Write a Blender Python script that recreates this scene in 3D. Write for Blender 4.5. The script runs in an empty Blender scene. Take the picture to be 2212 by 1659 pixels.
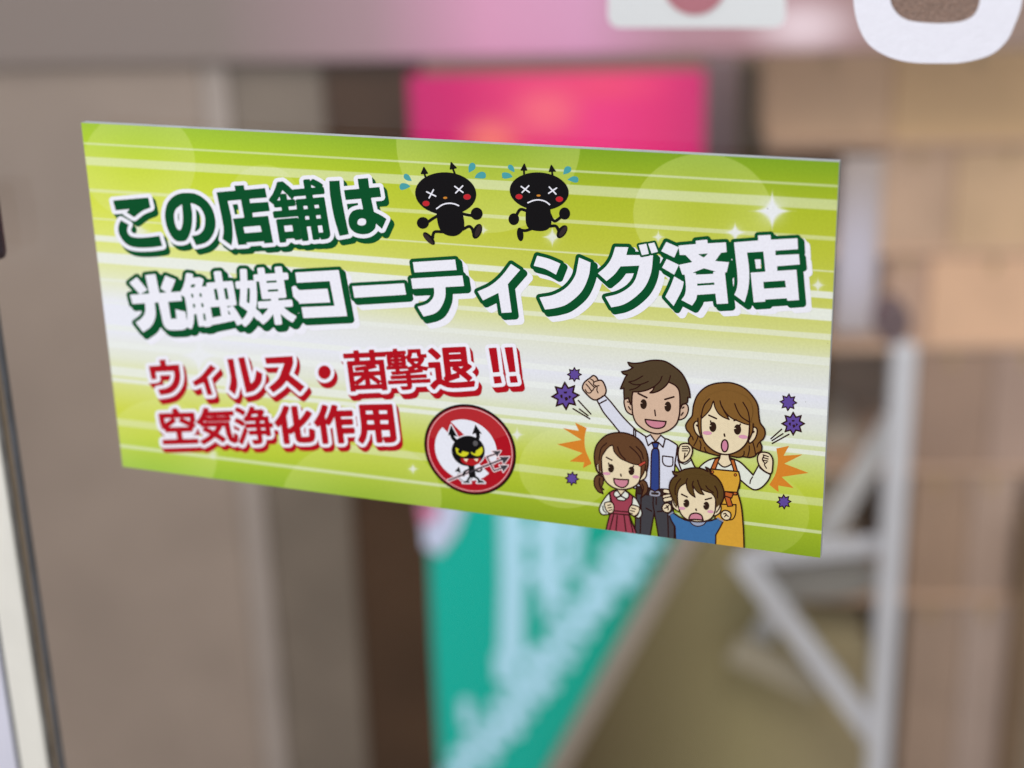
import bpy, math
import numpy as np
from mathutils import Vector, Matrix
sc = bpy.context.scene
# ================================================================ camera, world, lamps, exposure
# The printed board is 0.24 m wide; the camera pose below was solved from its four corners in the photograph
# (a real 2:1 rectangle seen through a 56.5 mm lens).  World: X along the board, Z up, Y away into the shop.
PXW, PXH, FPX = 2212.0, 1659.0, 3474.35          # photo frame used for measuring, focal length in those pixels
BW = 0.24
corner_px = [(175, 265), (1813, 350), (1772, 1205), (265, 1008)]
def ray(px, py): return np.array([px - PXW/2, py - PXH/2, FPX])
_h = [np.array([x, y, 1.0]) for x, y in [(c[0] - PXW/2, c[1] - PXH/2) for c in corner_px]]
_v1 = np.cross(np.cross(_h[0], _h[1]), np.cross(_h[3], _h[2])); _v1 /= _v1[2]
_v2 = np.cross(np.cross(_h[0], _h[3]), np.cross(_h[1], _h[2])); _v2 /= _v2[2]
ax = -np.array([_v1[0], _v1[1], FPX]); ax /= np.linalg.norm(ax)          # board's right, in camera space (x right, y down, z ahead)
dn = np.array([_v2[0], _v2[1], FPX]); dn /= np.linalg.norm(dn); dn -= ax*(ax @ dn); dn /= np.linalg.norm(dn)
nz = np.cross(ax, dn); nz /= np.linalg.norm(nz)                           # away from the camera
pts = [ray(*c)/(nz @ ray(*c)) for c in corner_px]
dist = BW/np.linalg.norm(pts[1] - pts[0])                                 # distance camera - board plane
ctr = sum(pts)/4*dist
C2W = np.array([ax, nz, -dn])                                             # camera space -> world
cam_loc = -(C2W @ ctr)
cd = bpy.data.cameras.new('camera'); cam = bpy.data.objects.new('camera', cd); sc.collection.objects.link(cam); sc.camera = cam
cam.matrix_world = Matrix.Translation(Vector(cam_loc)) @ Matrix((C2W @ np.diag([1, -1, -1])).tolist()).to_4x4()
cd.sensor_width = 36.0; cd.lens = FPX/PXW*36.0; cd.clip_start = 0.02; cd.clip_end = 200
cd.dof.use_dof = True; cd.dof.focus_distance = 0.474; cd.dof.aperture_fstop = 5.9; cd.dof.aperture_blades = 0
sc.view_settings.view_transform = 'Standard'; sc.view_settings.look = 'None'; sc.view_settings.gamma = 1.0
sc.view_settings.exposure = 0.0; sc.view_settings.use_curve_mapping = False
w = bpy.data.worlds.new('World'); sc.world = w; w.use_nodes = True
w.node_tree.nodes['Background'].inputs[0].default_value = (0.96, 0.97, 1.0, 1)
w.node_tree.nodes['Background'].inputs[1].default_value = 0.84
def area(name, loc, target, size, power, col):
    l = bpy.data.lights.new(name, 'AREA'); l.size = size; l.energy = power; l.color = col
    o = bpy.data.objects.new(name, l); sc.collection.objects.link(o); o.location = loc
    o.rotation_euler = (Vector(target) - Vector(loc)).to_track_quat('-Z', 'Y').to_euler(); return o
area('sign_key_light', (-0.9, -1.3, 1.15), (0, 0, 0), 1.2, 27, (0.98, 0.985, 1.0))  # unseen soft light added at upper left for the sign's gradient
area('shop_fill_light', (0.3, 0.62, 0.78), (0.35, 2.4, -0.75), 0.7, 17, (1.0, 0.93, 0.86))  # fill light added above the view to brighten the shop panels
sc.cycles.use_denoising = True
sc.cycles.max_bounces = 6; sc.cycles.transparent_max_bounces = 16; sc.cycles.sample_clamp_indirect = 4

FLOOR = -1.62
# ================================================================ helpers
def on_board(px, py, depth=0.0):
    """photo point -> world point on the board's front plane (depth > 0: that much nearer the camera)"""
    r = np.stack([np.asarray(px, float) - PXW/2, np.asarray(py, float) - PXH/2, np.full(np.shape(px), FPX)], -1)
    t = (dist - depth)/(r @ nz)
    return (r*t[..., None]) @ C2W.T + cam_loc
_fw = C2W @ np.array([0, 0, 1.0]); HEAD = math.atan2(_fw[0], _fw[1]) + math.radians(3.0)
BN = np.array([math.sin(HEAD), math.cos(HEAD), 0]); BX = np.array([math.cos(HEAD), -math.sin(HEAD), 0])   # depth and sideways axes of the shop interior
def bg(px, py, D):
    """(sideways, height) of a point of the shop seen at a photo point, D metres behind the camera's plane"""
    r = C2W @ ray(px, py); p = r*(D/(r @ BN)); return p @ BX, cam_loc[2] + p[2]
def lin3(c):
    c = np.asarray(c, float)/255; return tuple(np.where(c <= .04045, c/12.92, ((c+.055)/1.055)**2.4))
_mats = {}
def mat(name, col, rough=.55, noise=0.0, nscale=40.0, bump=0.0, bscale=200.0, metal=0.0, spec=.35, coords='Object'):
    if name in _mats: return _mats[name]
    m = bpy.data.materials.new(name); m.use_nodes = True; nt = m.node_tree; b = nt.nodes['Principled BSDF']
    c = lin3(col)
    b.inputs['Base Color'].default_value = (*c, 1); b.inputs['Roughness'].default_value = rough
    b.inputs['Metallic'].default_value = metal; b.inputs['Specular IOR Level'].default_value = spec
    tc = nt.nodes.new('ShaderNodeTexCoord')
    if noise:
        n = nt.nodes.new('ShaderNodeTexNoise'); n.inputs['Scale'].default_value = nscale; n.inputs['Detail'].default_value = 6
        nt.links.new(tc.outputs[coords], n.inputs['Vector'])
        mx = nt.nodes.new('ShaderNodeMix'); mx.data_type = 'RGBA'; mx.blend_type = 'MIX'
        mx.inputs[6].default_value = (*[v*(1-noise) for v in c], 1); mx.inputs[7].default_value = (*[min(1, v*(1+noise)) for v in c], 1)
        mr = nt.nodes.new('ShaderNodeMapRange'); mr.inputs[1].default_value = .32; mr.inputs[2].default_value = .68; nt.links.new(n.outputs['Fac'], mr.inputs[0])
        nt.links.new(mr.outputs[0], mx.inputs[0]); nt.links.new(mx.outputs[2], b.inputs['Base Color'])
    if bump:
        n = nt.nodes.new('ShaderNodeTexNoise'); n.inputs['Scale'].default_value = bscale; n.inputs['Detail'].default_value = 3
        nt.links.new(tc.outputs[coords], n.inputs['Vector'])
        bp = nt.nodes.new('ShaderNodeBump'); bp.inputs['Strength'].default_value = bump; bp.inputs['Distance'].default_value = .001
        nt.links.new(n.outputs['Fac'], bp.inputs['Height']); nt.links.new(bp.outputs[0], b.inputs['Normal'])
    _mats[name] = m; return m
def link(name, me, mats, parent=None):
    o = bpy.data.objects.new(name, me); sc.collection.objects.link(o)
    for m in mats: me.materials.append(m)
    if parent is not None: o.parent = parent
    return o
def mesh(name, verts, faces, mats, parent=None, mi=None, smooth=False):
    me = bpy.data.meshes.new(name); me.from_pydata([tuple(map(float, v)) for v in verts], [], faces); me.update()
    if mi is not None: me.polygons.foreach_set('material_index', mi)
    if smooth: me.polygons.foreach_set('use_smooth', [True]*len(me.polygons))
    return link(name, me, mats if isinstance(mats, list) else [mats], parent)
def tag(o, label=None, cat=None, group=None, kind=None):
    for k, v in (('label', label), ('category', cat), ('group', group), ('kind', kind)):
        if v: o[k] = v
    return o
def thing(name, label, cat, loc=(0, 0, 0), group=None):
    o = bpy.data.objects.new(name, None); sc.collection.objects.link(o); o.location = loc; o.empty_display_size = .05
    o['_l'] = 0; del o['_l']
    return tag(o, label, cat, group)
import bmesh
def bevel_mesh(name, bm, m, parent=None, width=0.004, seg=3):
    bmesh.ops.recalc_face_normals(bm, faces=bm.faces)
    if width:
        es = [e for e in bm.edges if len(e.link_faces) == 2 and e.calc_face_angle(0) > .6]
        bmesh.ops.bevel(bm, geom=es, offset=width, segments=seg, affect='EDGES', profile=.6, clamp_overlap=True)
    me = bpy.data.meshes.new(name); bm.to_mesh(me); bm.free()
    me.polygons.foreach_set('use_smooth', [False]*len(me.polygons))
    return link(name, me, [m], parent)
def shop_pt(s, d, z):                 # sideways, depth from camera, height -> world
    p = cam_loc[:2] + s*BX[:2] + d*BN[:2]; return (p[0], p[1], z)
def prism(name, pts, d0, d1, m, parent=None, width=.004):
    """outline in the shop's (sideways, height) plane, extruded from depth d0 to d1"""
    bm = bmesh.new()
    a = [bm.verts.new(shop_pt(s, d0, z)) for s, z in pts]; b = [bm.verts.new(shop_pt(s, d1, z)) for s, z in pts]
    n = len(pts); bm.faces.new(a); bm.faces.new(b[::-1])
    for i in range(n): bm.faces.new((a[i], b[i], b[(i+1) % n], a[(i+1) % n]))
    return bevel_mesh(name, bm, m, parent, width)
def box_px(name, x0, y0, x1, y1, D, th, m, parent=None, floor=False, width=.004, ref=None):
    """upright box whose front face covers these photo pixels at depth D"""
    yc = ref if ref is not None else (y0+y1)/2; xc = (x0+x1)/2
    s0, s1 = bg(x0, yc, D)[0], bg(x1, yc, D)[0]; z1 = bg(xc, y0, D)[1]; z0 = FLOOR if floor else bg(xc, y1, D)[1]
    return prism(name, [(s0, z0), (s1, z0), (s1, z1), (s0, z1)], D, D+th, m, parent, width)
def bar(name, a, b, D, th, wd, m, parent=None):
    """straight bar between two photo points at depth D, wd metres wide"""
    A, B = np.array(bg(*a, D)), np.array(bg(*b, D)); d = (B-A)/np.linalg.norm(B-A); n = np.array([-d[1], d[0]])*wd/2
    return prism(name, [A-n, B-n, B+n, A+n], D-th/2, D+th/2, m, parent, min(wd, th)*.2)
GLYPH_DATA = {
'店': '291,289 291,-67 365,-67 365,-27 789,-27 789,-65 865,-65 865,289 587,289 587,424 913,424 913,493 587,493 587,612 511,612 511,289|365,40 365,219 789,219 789,40|466,820 486,787 503,753 519,718 125,718 125,456 120,296 93,123 30,-37 52,-49 77,-65 96,-80 164,92 195,282 202,456 202,646 944,646 944,718 603,718 586,757 564,798 539,837',
'舗': '769,802 818,773 865,741 901,710 945,751 908,781 860,811 811,838|481,540 481,-78 547,-78 547,146 670,146 670,-73 739,-73 739,146 870,146 870,-1 869,-9 864,-14 856,-15 781,-14 790,-35 798,-58 803,-79 848,-78 883,-75 909,-66 925,-52 934,-31 936,-2 936,540 739,540 739,635 955,635 955,701 739,701 739,841 670,841 670,701 452,701 452,635 670,635 670,540|670,311 670,208 547,208 547,311|739,311 870,311 870,208 739,208|670,374 547,374 547,475 670,475|739,374 739,475 870,475 870,374|90,253 90,-73 157,-73 157,-20 355,-20 355,-53 424,-53 424,253|157,44 157,190 355,190 355,44|57,383 57,320 447,320 447,383 289,383 289,486 420,486 420,547 289,547 289,645 220,645 220,547 95,547 95,486 220,486 220,383|208,840 164,757 102,669 23,588 40,574 58,556 73,538 148,616 208,696 255,771 311,714 363,652 402,599 450,656 403,715 342,779 278,840',
'光': '138,766 187,681 229,593 256,516 329,544 300,621 256,708 206,791|795,802 759,715 715,624 669,544 733,519 780,595 828,684 873,774|459,840 459,458 55,458 55,387 322,387 292,214 209,78 34,-16 52,-35 69,-58 81,-80 272,29 366,187 401,387 587,387 587,32 597,-35 631,-69 701,-78 846,-78 911,-61 945,2 960,129 936,137 911,148 890,161 884,53 870,5 840,-7 709,-7 679,-4 666,7 662,32 662,387 948,387 948,458 535,458 535,840',
'触': '255,528 255,409 169,409 169,528|312,528 400,528 400,409 312,409|164,586 181,619 198,654 213,690 336,690 322,654 306,618 289,586|190,841 151,721 98,611 32,522 51,508 73,491 90,476 106,496 106,320 102,199 83,70 37,-48 56,-57 77,-69 93,-81 128,-4 150,82 163,171 255,171 255,-50 312,-50 312,171 400,171 400,6 399,-2 396,-5 389,-6 330,-6 339,-26 347,-48 351,-68 387,-67 416,-63 437,-55 452,-41 459,-21 461,5 461,586 358,586 382,631 404,679 423,726 378,754 367,751 236,751 259,826|255,352 255,230 167,230 169,320 169,352|312,352 400,352 400,230 312,230|670,837 670,648 509,648 509,272 672,272 672,58 476,35 489,-37 604,-22 737,-4 877,16 887,-17 896,-48 902,-75 967,-52 942,29 904,124 857,216 797,196 816,160 834,121 852,81 747,67 747,272 915,272 915,648 748,648 748,837|571,585 677,585 677,337 571,337|742,585 850,585 850,337 742,337',
'媒': '294,564 279,436 257,324 226,226 198,250 169,273 140,295 159,378 178,468 196,564|63,269 108,235 153,197 197,158 151,84 97,25 34,-19 51,-37 66,-58 79,-78 145,-29 202,32 250,106 278,75 303,45 323,18 376,71 351,104 319,138 283,175 323,300 350,451 366,629 323,636 311,634 208,634 219,703 228,771 236,835 167,839 161,774 152,705 141,634 52,634 52,564 129,564 108,455 85,355|477,840 477,731 388,731 388,666 477,666 477,364 632,364 632,275 389,275 389,210 588,210 522,127 440,57 352,4 370,-14 388,-35 403,-55 487,2 565,76 632,163 632,-80 705,-80 705,162 770,80 843,6 918,-51 934,-30 953,-8 972,9 890,61 811,131 745,210 945,210 945,275 705,275 705,364 856,364 856,666 946,666 946,731 856,731 856,840 784,840 784,731 546,731 546,840|784,666 784,577 546,577 546,666|784,518 784,427 546,427 546,518',
'済': '89,772 143,733 195,690 236,649 277,708 235,747 182,787 128,824|36,501 91,465 144,424 185,386 224,446 182,483 128,521 74,554|62,-10 118,-60 169,38 220,145 267,251 219,300 167,187 112,79|538,826 554,797 570,767 584,738 310,738 310,673 433,673 394,659 438,603 490,554 551,512 472,485 386,465 295,449 307,431 320,409 328,390 432,412 530,440 620,476 712,442 814,416 925,399 937,421 951,443 967,462 869,474 778,492 694,516 755,560 806,613 847,673 951,673 951,738 658,738 642,773 622,810 600,845|769,673 730,624 681,581 623,545 559,581 505,623 462,673|765,249 765,162 458,162 463,192 467,221 469,249|400,382 400,294 392,189 354,72 268,-38 288,-50 309,-65 326,-79 378,-23 416,38 442,101 765,101 765,-70 837,-70 837,384 765,384 765,310 470,310 470,382',
'菌': '664,499 553,476 412,458 266,447 273,431 279,414 283,399 342,402 403,406 464,412 464,334 235,334 235,276 432,276 368,212 293,156 215,115 230,101 246,83 258,65 330,108 401,165 464,230 464,55 531,55 531,241 604,180 671,119 723,66 767,105 714,158 646,217 573,276 766,276 766,334 531,334 531,419 598,429 660,441 715,454|632,840 632,775 364,775 364,840 290,840 290,775 58,775 58,706 290,706 290,625 364,625 364,706 632,706 632,625 706,625 706,706 942,706 942,775 706,775 706,840|119,593 119,-81 193,-81 193,-42 809,-42 809,-81 886,-81 886,593|193,24 193,528 809,528 809,24',
'撃': '768,359 591,340 371,328 142,323 148,308 153,291 156,275 256,276 359,279 463,283 463,229 120,229 120,175 463,175 463,120 46,120 46,65 463,65 463,-3 461,-14 454,-20 442,-22 413,-23 366,-23 308,-22 318,-40 327,-60 332,-79 405,-79 458,-76 496,-70 520,-58 533,-37 537,-5 537,65 955,65 955,120 537,120 537,175 886,175 886,229 537,229 537,287 639,294 734,303 819,314|245,840 245,784 63,784 63,737 245,737 245,699 88,699 88,488 245,488 245,448 55,448 55,400 245,400 245,346 310,346 310,400 499,400 499,448 310,448 310,488 469,488 469,699 310,699 310,737 493,737 493,784 310,784 310,840|148,574 245,574 245,529 148,529|310,574 407,574 407,529 310,529|148,658 245,658 245,614 148,614|310,658 407,658 407,614 310,614|567,809 567,753 562,717 538,681 487,648 502,635 519,615 532,597 532,556 798,556 770,525 738,498 702,474 670,498 644,526 622,556 564,541 587,506 614,475 645,446 599,430 551,416 502,406 514,391 525,373 534,356 591,370 646,388 698,410 762,379 834,354 914,337 925,356 938,376 953,392 882,404 816,421 757,443 810,485 853,535 886,594 847,611 835,608 551,608 601,652 625,701 632,751 632,754 762,754 762,711 767,665 787,641 830,633 896,633 913,633 929,634 942,637 938,689 924,686 908,685 894,685 838,685 829,687 825,695 824,710 824,809',
'退': '80,760 136,706 189,647 227,595 288,640 247,691 194,748 138,800|780,580 780,483 467,483 467,580|780,639 467,639 467,733 780,733|384,83 414,97 488,121 644,166 642,184 641,207 641,229 467,184 467,420 853,420 853,795 391,795 391,216 384,181 368,158 350,145 363,127 376,104|560,350 671,264 776,170 856,86 912,130 872,173 823,219 767,267 823,301 879,339 933,378 873,422 828,385 774,344 719,306 683,335 647,363 611,388|259,484 52,484 52,414 188,414 188,105 141,81 92,44 41,-2 87,-64 140,-7 188,34 229,50 255,42 287,22 326,-3 401,-34 492,-49 600,-53 716,-51 843,-47 943,-43 948,-18 955,9 964,32 853,22 726,16 602,14 501,17 414,30 342,56 308,77 282,94 259,107',
'空': '564,537 674,477 783,413 869,357 919,415 830,469 719,531 611,587|384,590 298,524 198,463 85,413 129,348 243,405 347,473 436,544|77,22 77,-46 927,-46 927,22 538,22 538,275 825,275 825,343 182,343 182,275 459,275 459,22|424,824 441,790 458,753 473,718 76,718 76,492 150,492 150,649 849,649 849,517 926,517 926,718 565,718 547,759 525,804 502,846',
'気': '252,591 252,528 831,528 831,591|254,842 201,706 128,587 38,492 61,477 86,459 106,443 166,507 221,583 269,669 926,669 926,734 299,734 311,764 322,794 332,825|137,448 137,383 713,383 728,141 774,-21 874,-81 922,-64 947,-9 958,91 941,103 922,119 905,136 902,61 894,11 879,-7 822,53 795,214 788,448|161,276 224,239 289,198 353,154 264,83 167,21 64,-30 84,-48 105,-69 120,-88 223,-32 321,35 412,111 480,57 539,5 587,-44 646,12 596,61 535,113 466,166 513,221 556,279 594,341 522,365 488,309 450,257 407,207 342,249 278,289 215,324',
'浄': '92,774 156,741 218,701 266,662 306,724 257,761 194,798 129,829|42,499 105,466 166,427 213,390 251,452 203,488 141,525 79,555|73,-16 130,-67 187,35 245,147 298,257 248,306 190,189 129,77|487,688 690,688 669,650 645,613 619,579 409,579 436,613 462,650|486,841 428,730 354,628 271,544 291,529 313,511 331,494 376,540 376,512 571,512 571,409 294,409 294,341 571,341 571,234 363,234 363,166 571,166 571,16 569,5 563,-1 550,-3 522,-4 476,-3 419,-2 429,-25 438,-50 444,-73 513,-73 566,-70 603,-61 628,-46 641,-21 645,15 645,166 806,166 806,125 879,125 879,341 964,341 964,409 879,409 879,579 704,579 737,626 769,675 795,723 744,758 731,754 526,754 558,820|806,234 645,234 645,341 806,341|806,409 645,409 645,512 806,512',
'化': '867,695 789,591 697,494 596,406 596,822 516,822 516,346 451,303 387,264 322,230 342,213 362,192 377,173 423,198 470,225 516,254 516,81 527,-6 568,-50 646,-62 824,-62 904,-38 945,42 962,191 937,200 910,213 887,228 878,96 859,31 820,13 654,13 618,18 600,37 596,79 596,309 722,410 838,523 939,647|313,840 240,690 147,554 42,442 60,419 79,392 92,369 131,409 169,454 207,502 207,-80 286,-80 286,619 323,683 357,750 387,817',
'作': '526,828 466,683 391,551 305,442 325,426 346,407 363,391 413,452 461,523 506,601 575,601 575,-79 651,-79 651,164 952,164 952,235 651,235 651,387 939,387 939,456 651,456 651,601 962,601 962,673 542,673 562,718 581,763 598,809|285,836 218,687 132,550 36,437 52,414 68,385 80,362 114,399 147,438 179,481 179,-78 254,-78 254,599 292,669 327,741 357,814',
'用': '153,770 153,407 146,257 113,103 32,-36 52,-49 74,-68 90,-85 154,9 194,115 216,227 467,227 467,-71 543,-71 543,227 813,227 813,22 810,8 802,0 786,-3 752,-4 697,-4 629,-2 639,-25 649,-51 655,-74 737,-74 799,-71 841,-62 868,-46 883,-19 887,22 887,770|227,698 467,698 467,537 227,537|813,698 813,537 543,537 543,698|227,466 467,466 467,298 223,298 225,336 227,372 227,407|813,466 813,298 543,298 543,466',
}
GLYPHS = {k: [[tuple(map(int, p.split(","))) for p in l.split()] for l in v.split("|")] for k, v in GLYPH_DATA.items()}
# ---------------------------------------------------------------- printed artwork: outlines as signed distance fields
import numpy as np, re
K = 2212.0 / 4032.0
FR = dict(T1=(420,660,4.424), T2=(820,660,2.989), T3=(480,1020,3.16), T4=(1120,960,2.765), T5=(1880,900,2.765),
          T6=(2560,860,3.16), T7=(540,1340,2.6333), T8=(1280,1340,2.6333), T9=(560,1560,2.048), E=(1650,1540,3.607),
          C=(1500,560,2.4578), F=(2100,1350,1.9235), M=(2270,1380,4.424), W=(2670,1480,4.424), G=(2300,1690,3.95),
          B=(2580,1800,4.7395), S=(2480,1690,3.95), P=(0,0,K))
def conv(fr, pts):
    ox, oy, s = FR[fr]
    return (np.array([ox, oy]) + np.asarray(pts, float) / s) * K
def scl(fr): return K / FR[fr][2]
def parse(s):
    pts, cor = [], []
    for t in s.split():
        c = t.endswith('*'); x, y = t.rstrip('*').split(',')
        pts.append((float(x), float(y))); cor.append(c)
    return np.array(pts), cor
def catmull(p, closed, n=6):
    m = len(p)
    if m < 3 and not closed: return p
    out = []
    for i in range(m if closed else m - 1):
        p0 = p[(i-1) % m] if (closed or i > 0) else 2*p[0] - p[1]
        p1, p2 = p[i], p[(i+1) % m]
        p3 = p[(i+2) % m] if (closed or i + 2 < m) else 2*p[-1] - p[-2]
        for k in range(n):
            t = k / n
            out.append(0.5*((2*p1) + (p2-p0)*t + (2*p0-5*p1+4*p2-p3)*t*t + (3*p1-p0-3*p2+p3)*t**3))
    if not closed: out.append(p[-1])
    return np.array(out)
def loop(fr, s, straight=False):
    pts, cor = parse(s) if isinstance(s, str) else (np.asarray(s, float), [True]*len(s))
    pts = conv(fr, pts)
    if straight: return pts
    ci = [i for i, c in enumerate(cor) if c]
    if not ci: return catmull(pts, True)
    out = []
    for a, b in zip(ci, ci[1:] + [ci[0] + len(pts)]):
        seg = pts[[i % len(pts) for i in range(a, b+1)]]
        out.append(catmull(seg, False)[:-1] if len(seg) > 2 else seg[:-1])
    return np.concatenate(out)
def ellipse(fr, cx, cy, rx, ry, rot=0, n=40):
    t = np.linspace(0, 2*np.pi, n, endpoint=False); c, s = np.cos(np.radians(rot)), np.sin(np.radians(rot))
    x, y = rx*np.cos(t), ry*np.sin(t)
    return conv(fr, np.c_[cx + c*x - s*y, cy + s*x + c*y])
def seg_dist(X, Y, a, b):
    d = np.full(X.shape, 1e9)
    for (ax, ay), (bx, by) in zip(a, b):
        ex, ey = bx-ax, by-ay; L = ex*ex + ey*ey
        px, py = X-ax, Y-ay
        t = np.clip((px*ex + py*ey) / L, 0, 1) if L > 1e-12 else 0
        d = np.minimum(d, (px-ex*t)**2 + (py-ey*t)**2)
    return np.sqrt(d)
class Sh:
    """shape: ('loops', [pts..], r) filled even-odd, grown by r; ('line', pts, r) open polyline of radius r"""
    def __init__(s, kind, data, r=0.0):
        s.kind, s.data, s.r = kind, data, r
    def bbox(s):
        p = np.concatenate(s.data) if s.kind == 'loops' else s.data
        return np.r_[p.min(0) - s.r, p.max(0) + s.r]
    def field(s, X, Y):
        if s.kind == 'line':
            return seg_dist(X, Y, s.data[:-1], s.data[1:]) - s.r
        d = np.full(X.shape, 1e9); ins = np.zeros(X.shape, bool)
        for p in s.data:
            q = np.roll(p, -1, 0)
            d = np.minimum(d, seg_dist(X, Y, p, q))
            for (ax, ay), (bx, by) in zip(p, q):
                if ay == by: continue
                ins ^= ((ay > Y) != (by > Y)) & (X < (bx-ax)*(Y-ay)/(by-ay) + ax)
        return np.where(ins, -d, d) - s.r
def grid(bb, h, pad):
    x0, y0 = np.floor((bb[0]-pad)/h)*h, np.floor((bb[1]-pad)/h)*h
    nx, ny = int(np.ceil((bb[2]+pad-x0)/h)) + 1, int(np.ceil((bb[3]+pad-y0)/h)) + 1
    return x0 + 0.0137*h, y0 + 0.0171*h, nx, ny
def union_field(shapes, h, pad):
    bbs = np.array([s.bbox() for s in shapes])
    bb = np.r_[bbs[:, :2].min(0), bbs[:, 2:].max(0)]
    x0, y0, nx, ny = grid(bb, h, pad)
    F = np.full((ny, nx), 1e3)
    for s, b in zip(shapes, bbs):
        i0, i1 = max(0, int((b[0]-pad-x0)/h)), min(nx, int((b[2]+pad-x0)/h) + 2)
        j0, j1 = max(0, int((b[1]-pad-y0)/h)), min(ny, int((b[3]+pad-y0)/h) + 2)
        X, Y = np.meshgrid(x0 + h*np.arange(i0, i1), y0 + h*np.arange(j0, j1))
        F[j0:j1, i0:i1] = np.minimum(F[j0:j1, i0:i1], s.field(X, Y))
    return x0, y0, h, F
def shifted_min(F, h, vecs):
    """union of the field moved by each vector (px)"""
    out = np.full(F.shape, 1e3)
    for dx, dy in vecs:
        i, j = int(round(dx/h)), int(round(dy/h))
        G = np.full(F.shape, 1e3)
        ny, nx = F.shape
        G[max(0, j):ny+min(0, j), max(0, i):nx+min(0, i)] = F[max(0, -j):ny+min(0, -j), max(0, -i):nx+min(0, -i)]
        out = np.minimum(out, G)
    return out
ITEMS = []          # (part name, colour, (x0,y0,h,F))  in painter's order
PART = ['print']
def put(shapes, col, h=0.7):
    ITEMS.append((PART[0], col, union_field(shapes, h, 2.0)))
def fill(fr, s, col, straight=False): put([Sh('loops', [loop(fr, s, straight)])], col)
def ofill(fr, s, col, w=3.0, straight=False, line=None):
    p = s if isinstance(s, np.ndarray) else loop(fr, s, straight)
    put([Sh('loops', [p], w/2*1.08)], line or LINE); put([Sh('loops', [p], -w/2*1.08)], col)
def strokes(fr, lst, w, col=None):
    sh = []
    for s in lst:
        p = conv(fr, parse(s)[0]); p = catmull(p, False) if len(p) > 2 else p
        sh.append(Sh('line', p, w/2*(1.0 if col else 1.18)))
    put(sh, col or LINE)
def ell(fr, cx, cy, rx, ry, col, rot=0): put([Sh('loops', [ellipse(fr, cx, cy, rx, ry, rot)])], col)
LINE = (45, 17, 12)

def glyph(ch, fr, box, slope, lean, bold):
    """a character outline fitted by an affine map to its measured ink box"""
    gl = [np.array(p, float) for p in GLYPHS[ch]]
    al = np.concatenate(gl); c = (al.min(0) + al.max(0)) / 2
    b = conv(fr, [(box[0], box[1]), (box[2], box[3])])
    w, h = b[1] - b[0] - 2*bold; ctr = b.mean(0)
    al = (al - c) * [1, -1]
    a, d = w/np.ptp(al[:, 0]), h/np.ptp(al[:, 1])
    def tf(p, a, d):
        return np.c_[a*p[:, 0] + lean*d*p[:, 1], slope*a*p[:, 0] + d*p[:, 1]]
    for _ in range(30):
        q = tf(al, a, d); a *= w/np.ptp(q[:, 0]); d *= h/np.ptp(q[:, 1])
    q = tf(al, a, d); off = ctr - (q.min(0) + q.max(0))/2
    return Sh('loops', [tf((p - c)*[1, -1], a, d) + off for p in gl], bold)
def poly(fr, *ss): return Sh('loops', [loop(fr, s) for s in ss])

GREEN = (0, 75, 37); RED = (168, 10, 26); WHITE = (227, 227, 236); TWHITE = (228, 228, 237)
L1 = [poly('T1', '110,572* 725,520* 765,695* 640,745 560,800 480,865* 345,780* 400,722* 155,745*'),
      poly('T1', '245,915* 385,995* 360,1060 365,1130 420,1195 540,1220 700,1215 920,1187* 970,1365* 780,1390 580,1395 420,1370 300,1290 215,1150 205,1020'),
      poly('T1', '1400,440 1560,460 1720,560 1840,720 1895,920 1885,1080 1820,1220 1720,1310 1560,1355* 1480,1190* 1600,1165 1680,1090 1712,980 1705,840 1640,710 1550,645 1462,618* 1490,800 1485,1000 1450,1150 1390,1260 1300,1288 1200,1270 1110,1170 1040,1000 1015,820 1050,640 1140,520 1260,455',
           '1310,640* 1325,800 1325,950 1300,1060 1265,1088 1220,1050 1185,950 1175,820 1210,720'),
      poly('T2', '97,290* 318,270* 308,213* 418,205* 428,262* 668,240* 690,352* 228,392* 275,600 288,790 275,918* 168,840* 180,740 165,620'),
      poly('T2', '380,360* 484,350* 492,417* 705,403* 725,510* 520,532* 525,590* 425,600*'),
      poly('T2', '290,600* 705,567* 765,885* 660,893* 655,868* 450,882* 458,905* 352,912*', '413,700* 612,683* 630,755* 430,772*'),
      ('舗', 'T2', (712,133,1438,885), -.085, .165, 3.4),
      poly('T2', '1423,158* 1545,153* 1560,300 1600,520 1655,785* 1545,805* 1480,580 1435,330'),
      poly('T2', '1597,265* 2015,228* 2035,345* 1617,382*'),
      poly('T2', '1757,133* 1880,122* 1905,300 1950,520* 2040,565 2098,605* 2045,722* 1975,660* 1960,720 1900,770 1820,785 1730,765 1665,700 1650,600 1690,520 1760,490 1822,490* 1800,380 1775,250',
           '1755,650 1770,610 1810,597 1850,610 1858,640 1845,670 1800,682 1765,670')]
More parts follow.
